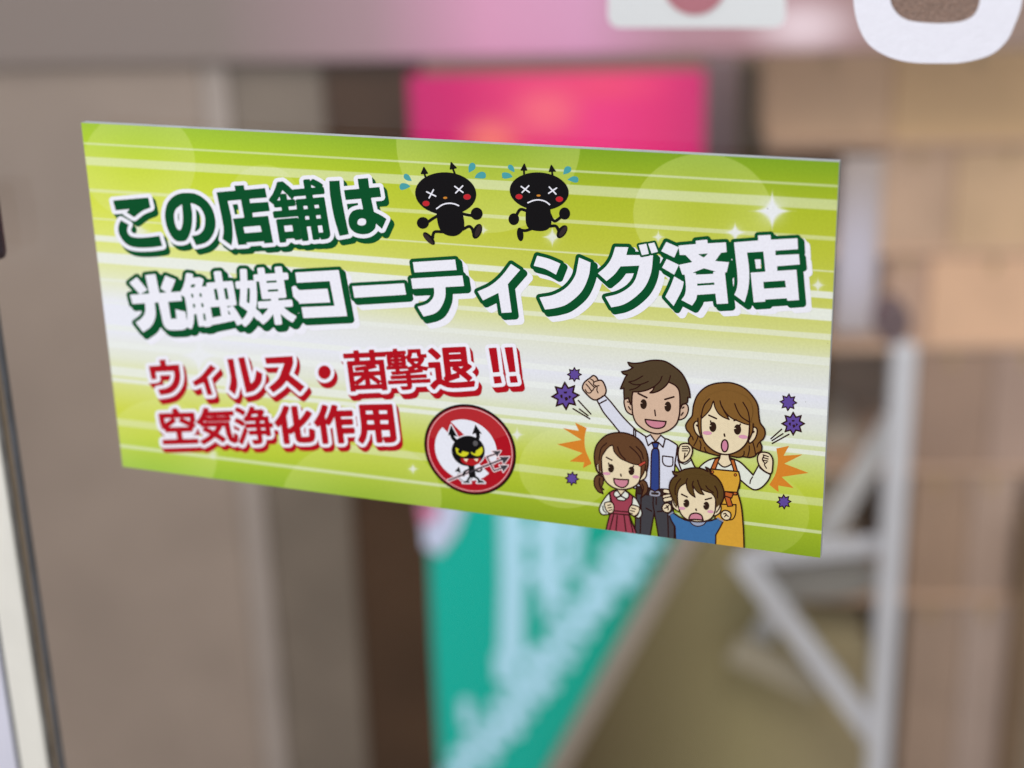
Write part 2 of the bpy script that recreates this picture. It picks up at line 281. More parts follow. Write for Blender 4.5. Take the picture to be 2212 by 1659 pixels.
L2 = [poly('T3', '290,200* 418,187* 470,440* 345,450*'), poly('T3', '92,295* 185,225* 318,385* 225,440*'),
      poly('T3', '540,205* 668,258* 600,430* 555,415* 480,365*'), poly('T3', '100,445* 725,405* 750,520* 130,560*'),
      poly('T3', '285,530* 405,525* 420,700 370,830 265,912* 170,790* 250,730 290,650'),
      poly('T3', '450,520* 575,520* 610,745* 680,742* 665,625* 790,655* 810,800 790,870 700,885 580,880 520,820 490,700'),
      ('触', 'T3', (720,148,1505,870), -.07, .175, 3.3), ('媒', 'T3', (1410,92,2170,842), -.06, .16, 3.5),
      poly('T4', '118,312* 590,285* 683,787* 207,810* 185,690* 545,675* 492,405* 135,425*'),
      poly('T4', '738,462* 1303,430* 1325,553* 762,588*'),
      poly('T4', '1398,200* 1858,170* 1875,285* 1415,312*'), poly('T4', '1377,378* 1938,345* 1955,460* 1395,490*'),
      poly('T4', '1625,460* 1752,455* 1750,580 1700,700 1630,760 1515,792* 1450,685* 1550,655 1610,600 1630,540'),
      poly('T5', '365,385* 465,450* 330,605* 372,912* 262,918* 228,700* 60,782* 2,685* 140,620 260,520'),
      poly('T5', '650,295* 780,330 903,382* 855,502* 740,440 612,405*'),
      poly('T5', '1105,315* 1232,370* 1210,520 1130,690 980,820 850,865 735,882* 675,750* 830,720 970,640 1060,520 1090,400'),
      poly('T5', '1500,200* 1642,203* 1620,288* 1912,290* 1890,480 1820,640 1700,760 1580,830 1457,858* 1392,745* 1530,710 1650,640 1720,550 1763,403* 1558,412* 1490,500 1405,572* 1312,487* 1400,410 1460,320'),
      poly('T6', '200,292* 355,360* 300,487* 138,408*'), poly('T6', '205,505* 358,578* 298,700* 148,612*'),
      poly('T6', '300,722* 418,790* 390,900 292,1090* 188,975* 250,850'),
      poly('T6', '352,338* 570,318* 567,278* 710,263* 715,310* 942,298* 952,418* 882,428* 808,530* 980,545* 952,672* 930,672* 970,1058* 828,1065* 812,935* 583,952* 570,1010 522,1085* 388,1015* 430,950 445,850 430,700* 400,700* 358,578* 525,543* 440,455* 368,455*',
           '595,445* 720,436* 668,488*', '522,678* 668,620* 815,660* 785,665* 785,690* 570,700* 570,680*', '585,812* 798,797* 800,825* 587,838*'),
      poly('T6', '1043,298* 1345,275* 1342,213* 1498,205* 1502,265* 1832,247* 1840,382* 1205,425* 1228,600 1232,760 1215,900 1175,1045* 1048,950* 1082,850 1085,700'),
      poly('T6', '1405,380* 1556,372* 1560,458* 1850,445* 1862,572* 1578,595* 1582,650* 1435,665*'),
      poly('T6', '1250,675* 1820,638* 1852,1015* 1708,1025* 1700,993* 1430,1010* 1432,1035* 1288,1045*', '1408,790* 1678,772* 1690,858* 1415,875*')]
L2top = [poly('T5', '1755,180* 1838,165* 1865,275* 1790,290*'), poly('T5', '1858,165* 1925,152* 1965,252* 1895,270*')]
L3 = [poly('T7', '228,203* 292,198* 300,260* 240,265*'),
      poly('T7', '120,268* 435,250* 450,380 430,470 360,545 240,572* 215,510* 310,490 365,440 385,370 378,320* 190,328* 205,402* 148,408*'),
      poly('T7', '760,250* 820,290* 730,385* 785,565* 728,570* 690,440* 600,478* 572,430* 660,370'),
      poly('T7', '932,195* 998,190* 1020,320 1040,460 1015,568* 950,510* 970,400 950,280'),
      poly('T7', '1045,182* 1112,172* 1180,450* 1215,410 1235,310* 1300,345* 1285,440 1220,520 1130,548*'),
      poly('T7', '1322,180* 1612,163* 1618,240 1580,355* 1738,480* 1690,540* 1550,420* 1500,480 1412,545* 1362,490* 1460,400 1500,310 1525,240* 1338,245*'),
      Sh('loops', [ellipse('T7', 1942, 332, 66, 72)]),
      ('菌', 'T8', (185,95,648,535), -.045, .13, 2.4), ('撃', 'T8', (618,85,1095,518), -.045, .13, 1.7), ('退', 'T8', (1065,65,1557,512), -.045, .12, 3.2),
      poly('T8', '1695,80* 1778,75* 1810,330* 1740,335*'), poly('T8', '1742,375* 1818,370* 1835,443* 1755,450*'),
      poly('T8', '1860,73* 1945,70* 1978,328* 1908,332*'), poly('T8', '1910,372* 1985,367* 2000,438* 1922,442*')]
L4 = [('空', 'T9', (130,95,457,392), -.03, .15, 2.9), ('気', 'T9', (435,92,777,392), -.03, .15, 2.8), ('浄', 'T9', (743,80,1057,392), -.03, .15, 2.4),
      ('化', 'T9', (1065,75,1397,388), -.03, .14, 3.7), ('作', 'T9', (1383,68,1717,387), -.03, .14, 3.8), ('用', 'T9', (1740,62,2053,385), -.02, .13, 3.7)]
def lettering(name, shapes, kind, h=0.8):
    PART[0] = name
    sh = [glyph(*s) if isinstance(s, tuple) else s for s in shapes]
    x0, y0, h, F = union_field(sh, h, 30.0)
    def lay(G, col): ITEMS.append((name, col, (x0, y0, h, G)))
    if kind == 'white':
        base = F - 7.7
        lay(np.minimum(shifted_min(base - 1.5, h, [(8*t, 7.5*t) for t in (1.2, 1.6, 2.0, 2.3)]), 1e3), TWHITE)
        lay(np.minimum(base, shifted_min(base, h, [(8*t, 8*t) for t in (.8, .9, 1)])), GREEN)
        lay(F, WHITE)
    else:
        col, ow, vx, vy = kind
        lay(shifted_min(F - ow, h, [(vx*t, vy*t) for t in (.5, .67, .83, 1)]), col)
        lay(F - ow, WHITE)
        lay(F, col)
def build_art():
    for n, (x, y, r) in enumerate(((1658,451,1.3),(1782,1122,1.2),(1788,742,.9),(1085,384,.9),(1325,905,.8),(1010,1052,.9),(1740,868,.8))):
        PART[0] = 'dirt_speck#%d' % n; put([Sh('loops', [ellipse('P', x, y, r, r*.8)])], (70, 66, 44), .4)
    lettering('headline_lettering', L1, (GREEN, 8.5, 9.2, 12))
    PART[0] = 'main_lettering'; fill('T4', '95,440* 480,430* 500,645* 165,655*', TWHITE)
    lettering('main_lettering', L2, 'white')
    put([Sh('loops', s.data, 4.5) for s in L2top], GREEN); put(L2top, WHITE)
    lettering('slogan_lettering', L4, (RED, 7.2, 6.8, 10.5))
    lettering('slogan_lettering', L3, (RED, 7.8, 7.2, 12))
    # ---- two running black germ creatures
    BK = (14, 12, 15); SOLE = (48, 38, 38); TEAL = (70, 152, 158)
    def creature(name, head, body, limbs, blobs, soles, ants, arrows, xs, cheeks, nose, mouth, drops):
        PART[0] = name
        put([Sh('loops', [loop('C', d)]) for d in drops], TEAL)
        w = scl('C')
        sh = [Sh('loops', [ellipse('C', *head)]), Sh('loops', [loop('C', body)])]
        sh += [Sh('loops', [ellipse('C', *b)]) for b in blobs]
        for s in limbs: sh.append(Sh('line', catmull(conv('C', parse(s)[0]), False), 14*w))
        for s in ants: sh.append(Sh('line', conv('C', parse(s)[0]), 9*w))
        sh += [Sh('loops', [loop('C', s)], 1.2) for s in arrows]
        put(sh, BK)
        put([Sh('loops', [ellipse('C', *b)]) for b in soles], SOLE)
        strokes('C', xs, 13*w, WHITE); strokes('C', [mouth], 13*w, WHITE)
        for c in cheeks: ell('C', c[0], c[1], c[2]+3, c[3]+3, (150, 60, 60)); ell('C', *c, (186, 34, 44))
        ell('C', *nose, (196, 128, 46))
    creature('germ_creature', (626,497,296,206,3), '545,600* 540,720 560,820 600,880 670,908 740,900 795,850 806,780 790,690 765,600*',
             ['560,705 500,740 450,775', '770,685 820,700 890,712', '600,868 525,866 505,890 500,925', '795,842 850,815 880,835 895,880'],
             [(405,781,58,57), (926,692,57,60), (465,932,32,78,-42), (931,862,42,76,22)], [(455,936,22,70,-42), (940,858,24,62,22)],
             ['436,352 415,290', '714,305 695,255'], ['415,243* 390,304* 450,301*', '679,196* 670,260* 728,248*'],
             ['442,480 530,522', '508,460 466,540', '714,427 794,486', '791,422 723,491'], [(436,593,32,24), (834,529,34,25)], (622,538,20,11),
             '538,643 595,605 655,591 710,597 752,614',
             ['300,375* 270,320 240,305 220,320 225,350 260,372', '287,428* 250,402 200,397 180,425 188,457 215,460 250,448',
              '850,295* 848,240 865,205 895,200 915,225 905,262', '905,345* 930,305 975,285 1010,300 1013,340 990,352 950,350'])
    creature('germ_creature', (1531,476,286,184,4), '1412,600* 1400,700 1405,790 1440,840 1520,860 1600,850 1645,800 1645,710 1630,600*',
             ['1420,668 1350,650 1310,705', '1635,700 1660,750 1690,762 1740,725', '1455,838 1400,855 1350,850', '1615,815 1685,810 1710,835 1725,880'],
             [(1285,745,51,57), (1777,690,53,59), (1347,892,31,66,-7), (1752,866,40,72,35)], [(1761,864,22,58,35)],
             ['1384,305 1384,262', '1660,325 1654,275'], ['1387,211* 1355,270* 1410,270*', '1648,223* 1628,283* 1687,280*'],
             ['1357,428 1436,484', '1430,422 1366,486', '1628,433 1694,502', '1700,443 1623,494'], [(1336,527,32,23), (1727,551,33,24)], (1525,516,20,10),
             '1422,586 1475,564 1530,558 1590,573 1632,603',
             ['1293,290* 1285,245 1260,218 1232,225 1232,255 1265,280', '1275,335* 1245,303 1200,292 1172,302 1177,343 1205,352 1245,345',
              '1763,312* 1775,255 1800,233 1835,240 1840,275 1810,300', '1803,362* 1850,333 1890,332 1910,352 1905,384 1880,390 1840,378'])
    # ---- round prohibition emblem with a little black devil
    PART[0] = 'prohibition_emblem'
    def disc(k, cx=725, cy=830):
        t = np.linspace(0, 2*np.pi, 96, endpoint=False)
        return conv('E', np.c_[cx + k*653*np.cos(t), cy + k*(84*np.cos(t) + 639.5*np.sin(t))])
    put([Sh('loops', [disc(1)])], (16, 6, 8)); put([Sh('loops', [disc(.955)])], (120, 22, 32))
    put([Sh('loops', [disc(.925), disc(.907)])], (232, 165, 168)); put([Sh('loops', [disc(.907)])], (166, 14, 30))
    t = np.linspace(0, 2*np.pi, 96, endpoint=False); up = disc(.905)
    gl_ = Sh('loops', [up]); x0, y0, h, F = union_field([gl_], .7, 2)
    X, Y = np.meshgrid(x0 + h*np.arange(F.shape[1]), y0 + h*np.arange(F.shape[0]))
    e0 = conv('E', [(150, 650), (650, 740), (1250, 620)]); q = np.polyfit(e0[:, 0], e0[:, 1], 2)
    ITEMS.append((PART[0], (172, 38, 44), (x0, y0, h, np.maximum(F, Y - np.polyval(q, X)))))
    x0, y0, h, F = union_field([Sh('loops', [disc(.676, 666, 838)])], .7, 2)
    X, Y = np.meshgrid(x0 + h*np.arange(F.shape[1]), y0 + h*np.arange(F.shape[0]))
    slash = Sh('loops', [loop('E', '230,410* 345,332* 1210,1178* 1100,1275*')])
    ITEMS.append((PART[0], (222, 224, 234), (x0, y0, h, np.maximum(F, -slash.field(X, Y)))))
    w = scl('E')
    dev = [Sh('loops', [ellipse('E', 698, 850, 236, 216, 8)]), Sh('loops', [loop('E', '690,1040* 790,1040* 790,1110 805,1210 760,1232 712,1215 705,1110')])]
    for s, r in (('520,705 480,660 455,590', 26), ('818,700 838,650 825,580', 26), ('705,1115 655,1140 635,1195', 13), ('800,1130 860,1140 893,1110', 13),
                 ('735,1210 700,1250 690,1290', 15), ('795,1215 840,1250 860,1290', 15), ('630,1280 575,1235 553,1165', 4), ('755,1240 720,1275', 4)):
        p = conv('E', parse(s)[0]); dev.append(Sh('line', catmull(p, False) if len(p) > 2 else p, r*w))
    for s in ('453,483* 410,630* 455,612* 548,653*', '800,472* 754,616* 825,588* 893,613*', '568,1070* 505,1145* 550,1143* 598,1175*',
              '618,1303* 640,1282 690,1276 735,1303*', '820,1303* 840,1278 890,1270 938,1303*'):
        dev.append(Sh('loops', [loop('E', s)]))
    tri = [Sh('line', conv('E', parse(s)[0]), r*w) for s, r in (('418,1268 1215,955', 12), ('1015,1035 965,932 1085,893', 10), ('1015,1035 1068,1132 1185,1088', 10))]
    tri += [Sh('loops', [loop('E', s)]) for s in ('1285,932* 1130,935* 1178,968* 1200,1045*', '1162,850* 1030,852* 1082,885* 1108,935*', '1268,1055* 1140,1052* 1175,1085* 1195,1150*')]
    put([Sh(s.kind, s.data, s.r + 15*w) for s in dev], (226, 226, 234)); put([Sh(s.kind, s.data, s.r + 12*w) for s in tri], (236, 214, 218))
    put(dev, (10, 9, 12)); put(tri, (58, 54, 60))
    strokes('E', ['650,1140 633,1165 635,1200'], 26*w, (10, 9, 12)); ell('E', 800, 742, 35, 39, (84, 82, 84), -10)
    YE = (204, 202, 38)
    fill('E', '520,797* 560,822 600,845 712,875* 680,915 630,932 570,910 530,870', YE)
    fill('E', '895,787* 905,850 880,900 830,922 770,905 728,870* 770,865 820,840', YE)
    ell('E', 583, 856, 30, 30, (10, 9, 12)); ell('E', 782, 860, 26, 26, (10, 9, 12))
    fill('E', '590,950* 735,962 877,950* 865,1010 810,1048 730,1055 640,1030 600,990', (170, 24, 30))
    fill('E', '630,962* 672,1008* 698,964*', (236, 224, 200)); fill('E', '775,964* 822,1003* 842,960*', (236, 224, 200))
    # ---- orange bursts, purple germs, motion lines
    OR = (206, 126, 40)
    PART[0] = 'orange_burst#1'
    fill('F', '315,603* 403,645* 388,720 395,810 440,915* 375,950* 385,905* 275,898* 372,835* 180,768* 365,735* 222,645* 345,668*', OR)
    PART[0] = 'orange_burst#2'
    fill('F', '1937,780* 1840,800* 1852,890 1835,990 1787,1075* 1857,1130* 1855,1080* 1972,1100* 1880,1015* 2085,985* 1900,915* 2040,845* 1895,855*', OR)
    for cx, cy, R, rot in ((311,240,55,0), (243,402,108,-3), (1932,450,66,4), (1968,612,90,0), (293,1028,53,5), (1898,1204,56,-3)):
        PART[0] = 'purple_germ#%d' % cx; pts = []
        for k in range(16):
            r = R if k % 2 == 0 else R*.62
            a = np.radians(k*22.5 + rot); pts.append((cx + r*np.sin(a), cy - r*np.cos(a)))
        p = conv('F', pts)
        put([Sh('loops', [p], .9)], LINE)
        q = conv('F', [(cx + (x-cx)*.8, cy + (y-cy)*.8) for x, y in pts]); put([Sh('loops', [q])], (92, 70, 146))
        if R > 80:
            k = R/108
            put([Sh('loops', [conv('F', [(cx + k*a, cy + k*b) for a, b in tr])]) for tr in
                 (((-15, -32), (15, -34), (8, -18), (-8, -18)), ((-42, -6), (-22, -12), (-22, 22), (-36, 12)), ((-8, 12), (12, 6), (22, 26), (2, 40)), ((24, -6), (46, 6), (26, 24)))], LINE)
    for n, (f_, s_) in enumerate((('M', '30,870 250,1108'), ('M', '50,1020 200,1135'), ('M', '-60,1015 230,1190'), ('W', '1618,1095 1803,930'), ('W', '1638,1128 1825,1008'), ('W', '1640,1178 1930,1018'))):
        PART[0] = 'motion_line#%d' % n; strokes(f_, [s_], 2.6)
    SK = (204, 174, 150); SKL = (222, 206, 172); SHIRT = (208, 210, 222); CREAM = (216, 220, 208); PK = (206, 146, 170)
    # ---- man
    PART[0] = 'printed_man'
    ofill('M', '355,862* 492,782* 600,900 820,1170 1040,1390* 1250,1560* 1100,1700* 900,1560* 760,1430 620,1260 480,1090 400,950', SHIRT)
    ofill('S', '740,250* 745,400 765,500 850,670* 770,650* 690,520*', SHIRT)
    ofill('S', '60,0* 150,50 250,115 400,200* 550,150 660,195 740,250* 722,400 700,560 690,960* 330,950* 60,920*', SHIRT)
    strokes('M', ['405,922 520,862', '1030,1385 1028,1520'], 2.6)
    ofill('S', '105,890* 400,925* 690,940* 690,1060* 90,1040*', (48, 33, 28))
    ofill('S', '105,1000* 400,1035* 660,1040* 670,1200 692,1500 690,1800* 470,1800* 380,1290* 290,1800* 70,1800* 95,1200', (62, 61, 66), 2.8)
    strokes('S', ['365,1040 362,1180 382,1290', '410,1050 410,1170', '255,1230 340,1275', '430,1282 500,1275', '590,1310 600,1700', '175,1080 160,1700'], 2.4)
    strokes('S', ['328,965 450,980 445,1030 325,1020 328,965'], 3.2, (152, 152, 166))
    for s in ('545,962 640,978', '540,1052 640,1036', '550,1100 640,1082'):
        p = conv('S', parse(s)[0]); put([Sh('line', p, 6.0)], LINE); put([Sh('line', p, 3.2)], SKL)
    strokes('S', ['510,415 670,435', '670,435 665,555 620,578 545,562 510,505 510,415'], 2.4)
    fill('S', '318,40* 482,40* 480,100* 400,195* 320,95*', SK)
    ofill('S', '345,212* 448,212* 430,292* 372,292*', (44, 62, 124), 2.4)
    ofill('S', '368,298* 430,298* 455,400 458,930* 390,970* 322,930* 335,400', (44, 62, 124), 2.8)
    ofill('S', '320,85* 245,130* 285,255* 345,205* 400,198*', SHIRT, 2.8); ofill('S', '480,95* 548,150* 515,280* 445,205* 400,198*', SHIRT, 2.8)
    ofill('M', '235,478 290,437 340,460 378,520* 440,525 485,590 515,690 495,770 440,810 370,855 300,858 230,815 140,720 102,650 130,565 190,510', SK)
    strokes('M', ['345,622 295,590 315,545 380,525', '345,622 390,612', '250,500 285,520 300,550', '210,535 260,590 310,640 345,622', '165,585 215,640 265,705 310,650',
                  '150,680 190,735 245,735 265,705', '360,640 355,690 375,740'], 2.1)
    strokes('M', ['365,850 440,815 450,795'], 2.6)
    ofill('M', '845,832 915,826 960,900 985,1100 930,1105 868,1050 836,960 828,880', SK); ofill('M', '1850,938 1905,930 1943,975 1945,1060 1905,1150 1850,1192 1780,1198 1780,1050', SK)
    ofill('M', '965,600* 962,850 970,1000 985,1130 1040,1260 1150,1360 1270,1422 1390,1450 1480,1440 1620,1385 1730,1290 1780,1170 1800,1000 1800,600* 1400,500', SK)
    ofill('M', '895,208* 1000,224 1130,212 1260,180 1400,170 1550,195 1700,285 1830,400 1920,560 1965,700 1980,820* 1938,816* 1930,900 1880,930* 1840,945 1802,1020* 1802,850 1785,700 1720,610 1605,550* 1540,630 1440,700 1340,735 1280,738* 1330,690 1360,625* 1240,685 1100,718 982,720* 968,800 962,950* 925,890 905,825* 832,850* 825,750 825,655* 765,668* 810,560 850,470 885,425* 820,410 785,370* 900,345 985,298* 925,262', (76, 60, 40))
    strokes('M', ['910,548 1020,520 1150,445', '915,552 1000,592 1120,590 1250,540', '1490,450 1450,540 1360,625', '1635,440 1622,500 1600,550', '925,690 1030,660 1110,605'], 2.2)
    strokes('M', ['1075,748 1225,822', '1540,852 1695,808'], 3.2); strokes('M', ['1362,1040 1375,1135'], 2.6)
    strokes('M', ['885,895 925,905 938,940', '905,980 940,1030', '1870,985 1845,1005', '1855,1080 1822,1128'], 2.2)
    EYE = (44, 26, 16)
    def eye(fr, cx, cy, rx, ry, skin):
        ell(fr, cx, cy, rx, ry, EYE)
        fill(fr, '%f,%f* %f,%f* %f,%f*' % (cx-rx*1.12, cy-ry*.42, cx-rx*.25, cy-ry*.2, cx-rx*1.12, cy-ry*.1), skin)
    eye('M', 1167, 935, 57, 87, SK); eye('M', 1590, 978, 58, 88, SK)
    ofill('M', '1195,1200* 1380,1222 1560,1238* 1535,1310 1470,1350 1370,1355 1280,1325 1215,1265', (196, 126, 142), 3)
    # ---- woman
    PART[0] = 'printed_woman'; WH = (122, 86, 40)
    ofill('W', '790,118 960,130 1150,210 1300,360 1385,510 1405,690 1430,820 1500,920 1515,1020 1480,1100 1430,1150 1458,1230 1445,1310 1375,1350 1330,1400 1240,1422 1130,1408 1040,1420 900,1395 800,1380 680,1385 540,1350 400,1310 300,1270 205,1200 180,1110 215,1030 150,940 133,860 180,775 245,690 268,520 330,350 450,220 600,145', WH)
    strokes('W', ['345,1050 330,1110 275,1215', '215,1035 250,1070 262,1115', '378,1130 398,1200 385,1290', '460,1245 480,1310 520,1340', '1300,1150 1330,1260 1350,1380', '1240,1220 1240,1300 1215,1400', '1150,1315 1148,1370 1120,1400', '1420,1150 1390,1190 1375,1240'], 2.2)
    ofill('F', '1095,885* 1190,872* 1230,950 1310,1030* 1160,1030* 1120,960', CREAM)
    ofill('F', '1410,865* 1480,868* 1560,900 1620,955 1665,1002* 1705,930* 1800,975* 1785,1030 1735,1090 1680,1113 1630,1090 1565,1035* 1560,1100* 1330,1060* 1215,1010* 1265,935 1330,888', CREAM)
    ofill('W', '735,1365* 885,1365* 900,1450 930,1530 800,1588 690,1500 722,1440', SKL)
    ofill('F', '1378,878* 1410,870* 1376,965* 1342,960*', (178, 96, 42), 2.6); ofill('F', '1492,885* 1520,883* 1548,978* 1520,972*', (178, 96, 42), 2.6)
    ofill('F', '1338,955* 1555,975* 1566,1040 1545,1130* 1575,1240 1590,1400 1596,1560* 1340,1560* 1380,1300 1400,1100', (204, 154, 52))
    strokes('F', ['1420,1222 1535,1226', '1535,1226 1530,1300 1500,1340 1430,1330'], 2.4)
    ofill('F', '1400,1122* 1545,1132* 1540,1152* 1400,1150*', (178, 96, 42), 2.4); ofill('F', '1447,1160* 1488,1166* 1510,1235* 1472,1240*', (178, 90, 40), 2.4); ofill('F', '1450,1126* 1515,1138* 1502,1176* 1450,1160*', (178, 90, 40), 2.4)
    for c in ((1357, 978), (1530, 1000)): ell('F', *c, 13, 13, LINE); ell('F', *c, 7, 7, (180, 100, 44))
    ofill('F', '1120,768 1168,763 1198,785 1205,825 1188,872 1150,903 1112,898 1098,860 1101,800', SKL)
    ofill('F', '1735,828 1785,838 1812,880 1812,940 1800,990 1752,972 1712,930 1697,880 1708,842', SKL)
    strokes('F', ['1128,785 1170,783', '1128,802 1170,800', '1128,818 1168,818', '1170,783 1185,810 1165,850 1150,865', '1148,835 1142,880', '1108,905 1150,918 1192,888',
                  '1740,848 1780,862', '1738,868 1778,880', '1738,888 1775,895', '1745,855 1735,885 1755,915', '1768,905 1750,920 1765,950', '1712,945 1750,975 1798,1000', '1660,1015 1645,1040 1640,1065'], 2.0)
    ofill('W', '350,790 300,800 270,860 290,960 340,1032 410,1062 400,800', SKL); ofill('W', '1300,898 1350,900 1378,950 1360,1050 1310,1130 1235,1162 1235,950', SKL)
    ofill('W', '402,640* 400,900 420,1060 480,1180 600,1290 720,1350 850,1370 980,1340 1100,1270 1200,1150 1235,1000 1247,750* 900,500 610,440', SKL)
    put([Sh('loops', [loop('W', '348,740* 405,720* 400,900 410,1045* 350,900')]), Sh('loops', [loop('W', '1245,800* 1308,830* 1298,960 1238,1120* 1238,1000')]),
         Sh('loops', [loop('W', '405,745* 500,655 570,560 615,440* 640,540 700,650 790,720 890,760* 850,690 800,610 770,540* 830,650 940,740 1050,790 1160,835 1247,857* 1300,600 1200,380 900,260 600,310 430,450 385,620')])], WH)
    strokes('W', ['405,745 500,655 570,560 615,440 640,540 700,650 790,720 890,760', '890,760 850,690 800,610 770,540', '730,435 750,510 775,560 850,665 940,740 1050,790 1160,835 1247,857',
                  '545,400 460,500 415,640 400,800 402,1000', '345,740 352,900 390,1055', '1130,460 1210,600 1242,760 1242,1000 1228,1110', '1306,835 1298,960 1240,1110', '985,485 1040,620 1110,720 1240,805'], 2.3)
    strokes('W', ['322,860 345,880', '1318,970 1300,985'], 3)
    strokes('W', ['535,685 668,745', '975,778 1010,765'], 3); strokes('W', ['803,1015 812,1050'], 3)
    eye('W', 605, 890, 61, 88, SKL); eye('W', 1035, 935, 63, 90, SKL); strokes('W', ['565,785 575,830', '1082,840 1068,880'], 2.6)
    ell('W', 507, 995, 80, 33, PK, 3); ell('W', 1133, 1062, 78, 33, PK, 5)
    ofill('W', ellipse('W', 812, 1218, 58, 104), (196, 126, 150), 3)
    # ---- girl
    PART[0] = 'printed_girl'; GH = (94, 62, 38); DR = (150, 62, 78)
    ofill('G', '205,712* 290,735 298,830 275,900 308,940* 275,935* 295,1005* 220,970 165,890 155,800 172,745', GH, 2.8)
    ofill('G', '845,840* 900,792 960,820 990,900 980,980 925,1035 880,1072* 905,980 888,900', GH, 2.8)
    strokes('G', ['240,760 235,840 255,920', '900,850 925,920 900,1000'], 2)
    ofill('G', '395,985* 470,950 575,960 650,960 755,1040* 745,1180 700,1240* 700,1330* 745,1450 810,1610 850,1800* 290,1800* 360,1480 400,1330* 450,1290* 430,1150', DR)
    ofill('G', '395,985* 330,1060 260,1170 236,1260 280,1328 375,1325* 455,1250 410,1130*', CREAM, 2.8); ofill('G', '758,1040* 820,1100 880,1230 897,1320 855,1380 780,1365* 700,1250 745,1160*', CREAM, 2.8)
    ofill('G', '325,1145 410,1130 460,1180 455,1280 400,1308 350,1270 318,1190', SKL, 2.6); ofill('G', '745,1180 855,1215 850,1290 785,1350 705,1310 698,1240', SKL, 2.6)
    strokes('G', ['365,1185 415,1175', '372,1225 430,1215', '385,1265 435,1252', '290,1195 300,1260 340,1300', '740,1225 800,1245', '720,1265 782,1280', '710,1303 752,1315', '855,1290 825,1345 780,1360',
                  '455,1268 700,1290', '445,1310 700,1335', '460,1320 390,1590', '515,1340 488,1650', '620,1340 658,1650', '700,1345 770,1650'], 2.0)
    fill('G', '505,925* 640,925* 622,965* 572,1010* 525,965*', SKL)
    ofill('G', '520,955* 475,975 462,1020 500,1058 570,1032*', CREAM, 2.6); ofill('G', '635,958* 690,1000 692,1050 655,1080 570,1032*', CREAM, 2.6); ofill('G', '500,1070* 570,1042* 655,1085* 620,1110 530,1102', CREAM, 2.4)
    ofill('G', '590,55 720,85 850,160 940,280 990,430 992,560 968,690* 700,750 300,740 192,640* 165,520 160,380 200,240 310,120 430,65', GH)
    ofill('G', '212,535 194,600 215,660 260,712 300,725 290,560', SKL, 2.6); ofill('G', '945,630 972,680 955,750 910,788 860,797 860,680', SKL, 2.6)
    ofill('G', '268,420* 275,600 300,740 360,840 470,915 600,940 740,910 840,840 880,720 888,500* 700,400 430,250', SKL)
    put([Sh('loops', [loop('G', '265,560* 272,430 330,330 435,245* 470,350 560,450 660,500 760,540 890,565* 950,600 950,300 700,130 400,130 220,300 200,520*')]),
         Sh('loops', [loop('G', '215,520* 272,440* 276,600 285,700* 245,640')]), Sh('loops', [loop('G', '885,550* 958,570* 945,640 880,780* 882,660')])], GH)
    strokes('G', ['280,700 270,560 275,430 330,330 435,245 470,350 560,450 660,500 760,540 850,555', '350,215 270,290 245,380 232,480', '520,275 560,380 640,470', '710,270 800,350 870,440 888,510',
                  '810,270 890,360 920,460', '225,560 235,650 270,700', '885,580 880,700 868,770', '955,560 935,660 880,760'], 2.2)
    put([Sh('line', conv('G', [(868, 558), (938, 517)]), 3.7)], LINE); put([Sh('line', conv('G', [(868, 558), (938, 517)]), 2.2)], (178, 70, 56))
    strokes('G', ['345,437 432,482', '568,700 575,730'], 2.6); eye('G', 418, 608, 47, 67, SKL); eye('G', 735, 648, 47, 67, SKL); strokes('G', ['380,528 390,570', '767,570 755,600'], 2.4)
    ell('G', 350, 690, 58, 23, PK, 3); ell('G', 802, 742, 52, 25, PK, 5)
    ofill('G', '460,768* 575,782 690,785* 680,850 630,900 570,905 500,870 468,820', (196, 126, 142), 2.8)
    # ---- boy
    PART[0] = 'printed_boy'; BH = (84, 62, 28); BL = (58, 106, 156)
    ofill('B', '262,1080* 330,1035* 470,1130 640,1190 980,1195 1160,1145* 1262,1210* 1200,1330 1130,1450* 1125,1800* 390,1800* 370,1300* 300,1180', BL)
    ofill('B', '640,1190* 960,1195* 900,1260 800,1290 700,1260', (150, 158, 180), 2.2)
    strokes('B', ['262,1075 325,1030', '1165,1140 1258,1195'], 3.4, (130, 135, 155))
    ofill('B', '130,930 170,870 240,860 290,900 300,970 258,1030 190,1030 140,990', SKL, 2.8); ofill('B', '1230,1050 1275,1000 1340,1000 1400,1040 1410,1110 1370,1170 1290,1170 1232,1110', SKL, 2.8)
    strokes('B', ['175,955 215,940 250,900', '205,905 240,945 240,985', '1275,1060 1310,1050 1340,1090 1365,1105', '1320,1075 1295,1115'], 2.2)
    ofill('B', '322,268* 440,275 560,225 740,200 880,220 985,270* 938,188* 1000,220 1035,310* 1140,370 1230,490 1280,640 1275,760 1230,870 1150,1010* 800,1000 400,960* 330,800 290,700 262,600 275,480 330,390 405,345* 345,320', BH)
    ofill('B', '335,785 312,850 330,930 380,980 450,1005 430,850', SKL, 2.6); ofill('B', '1195,880 1225,920 1220,1000 1180,1060 1095,1090 1110,950', SKL, 2.6)
    ofill('B', '412,550* 415,800 440,950 480,1060 570,1150 700,1195 850,1205 980,1180 1070,1110 1120,980 1130,700* 1060,600 800,480 580,440', SKL)
    put([Sh('loops', [loop('B', '405,950* 412,700 460,560 575,480* 600,600 660,690 745,750* 715,640 710,540* 760,620 830,680 910,700* 865,630 845,580* 920,630 1050,670* 1110,750 1132,850 1125,960* 1220,850 1240,650 1150,450 900,330 500,350 330,500 320,750*')])], BH)
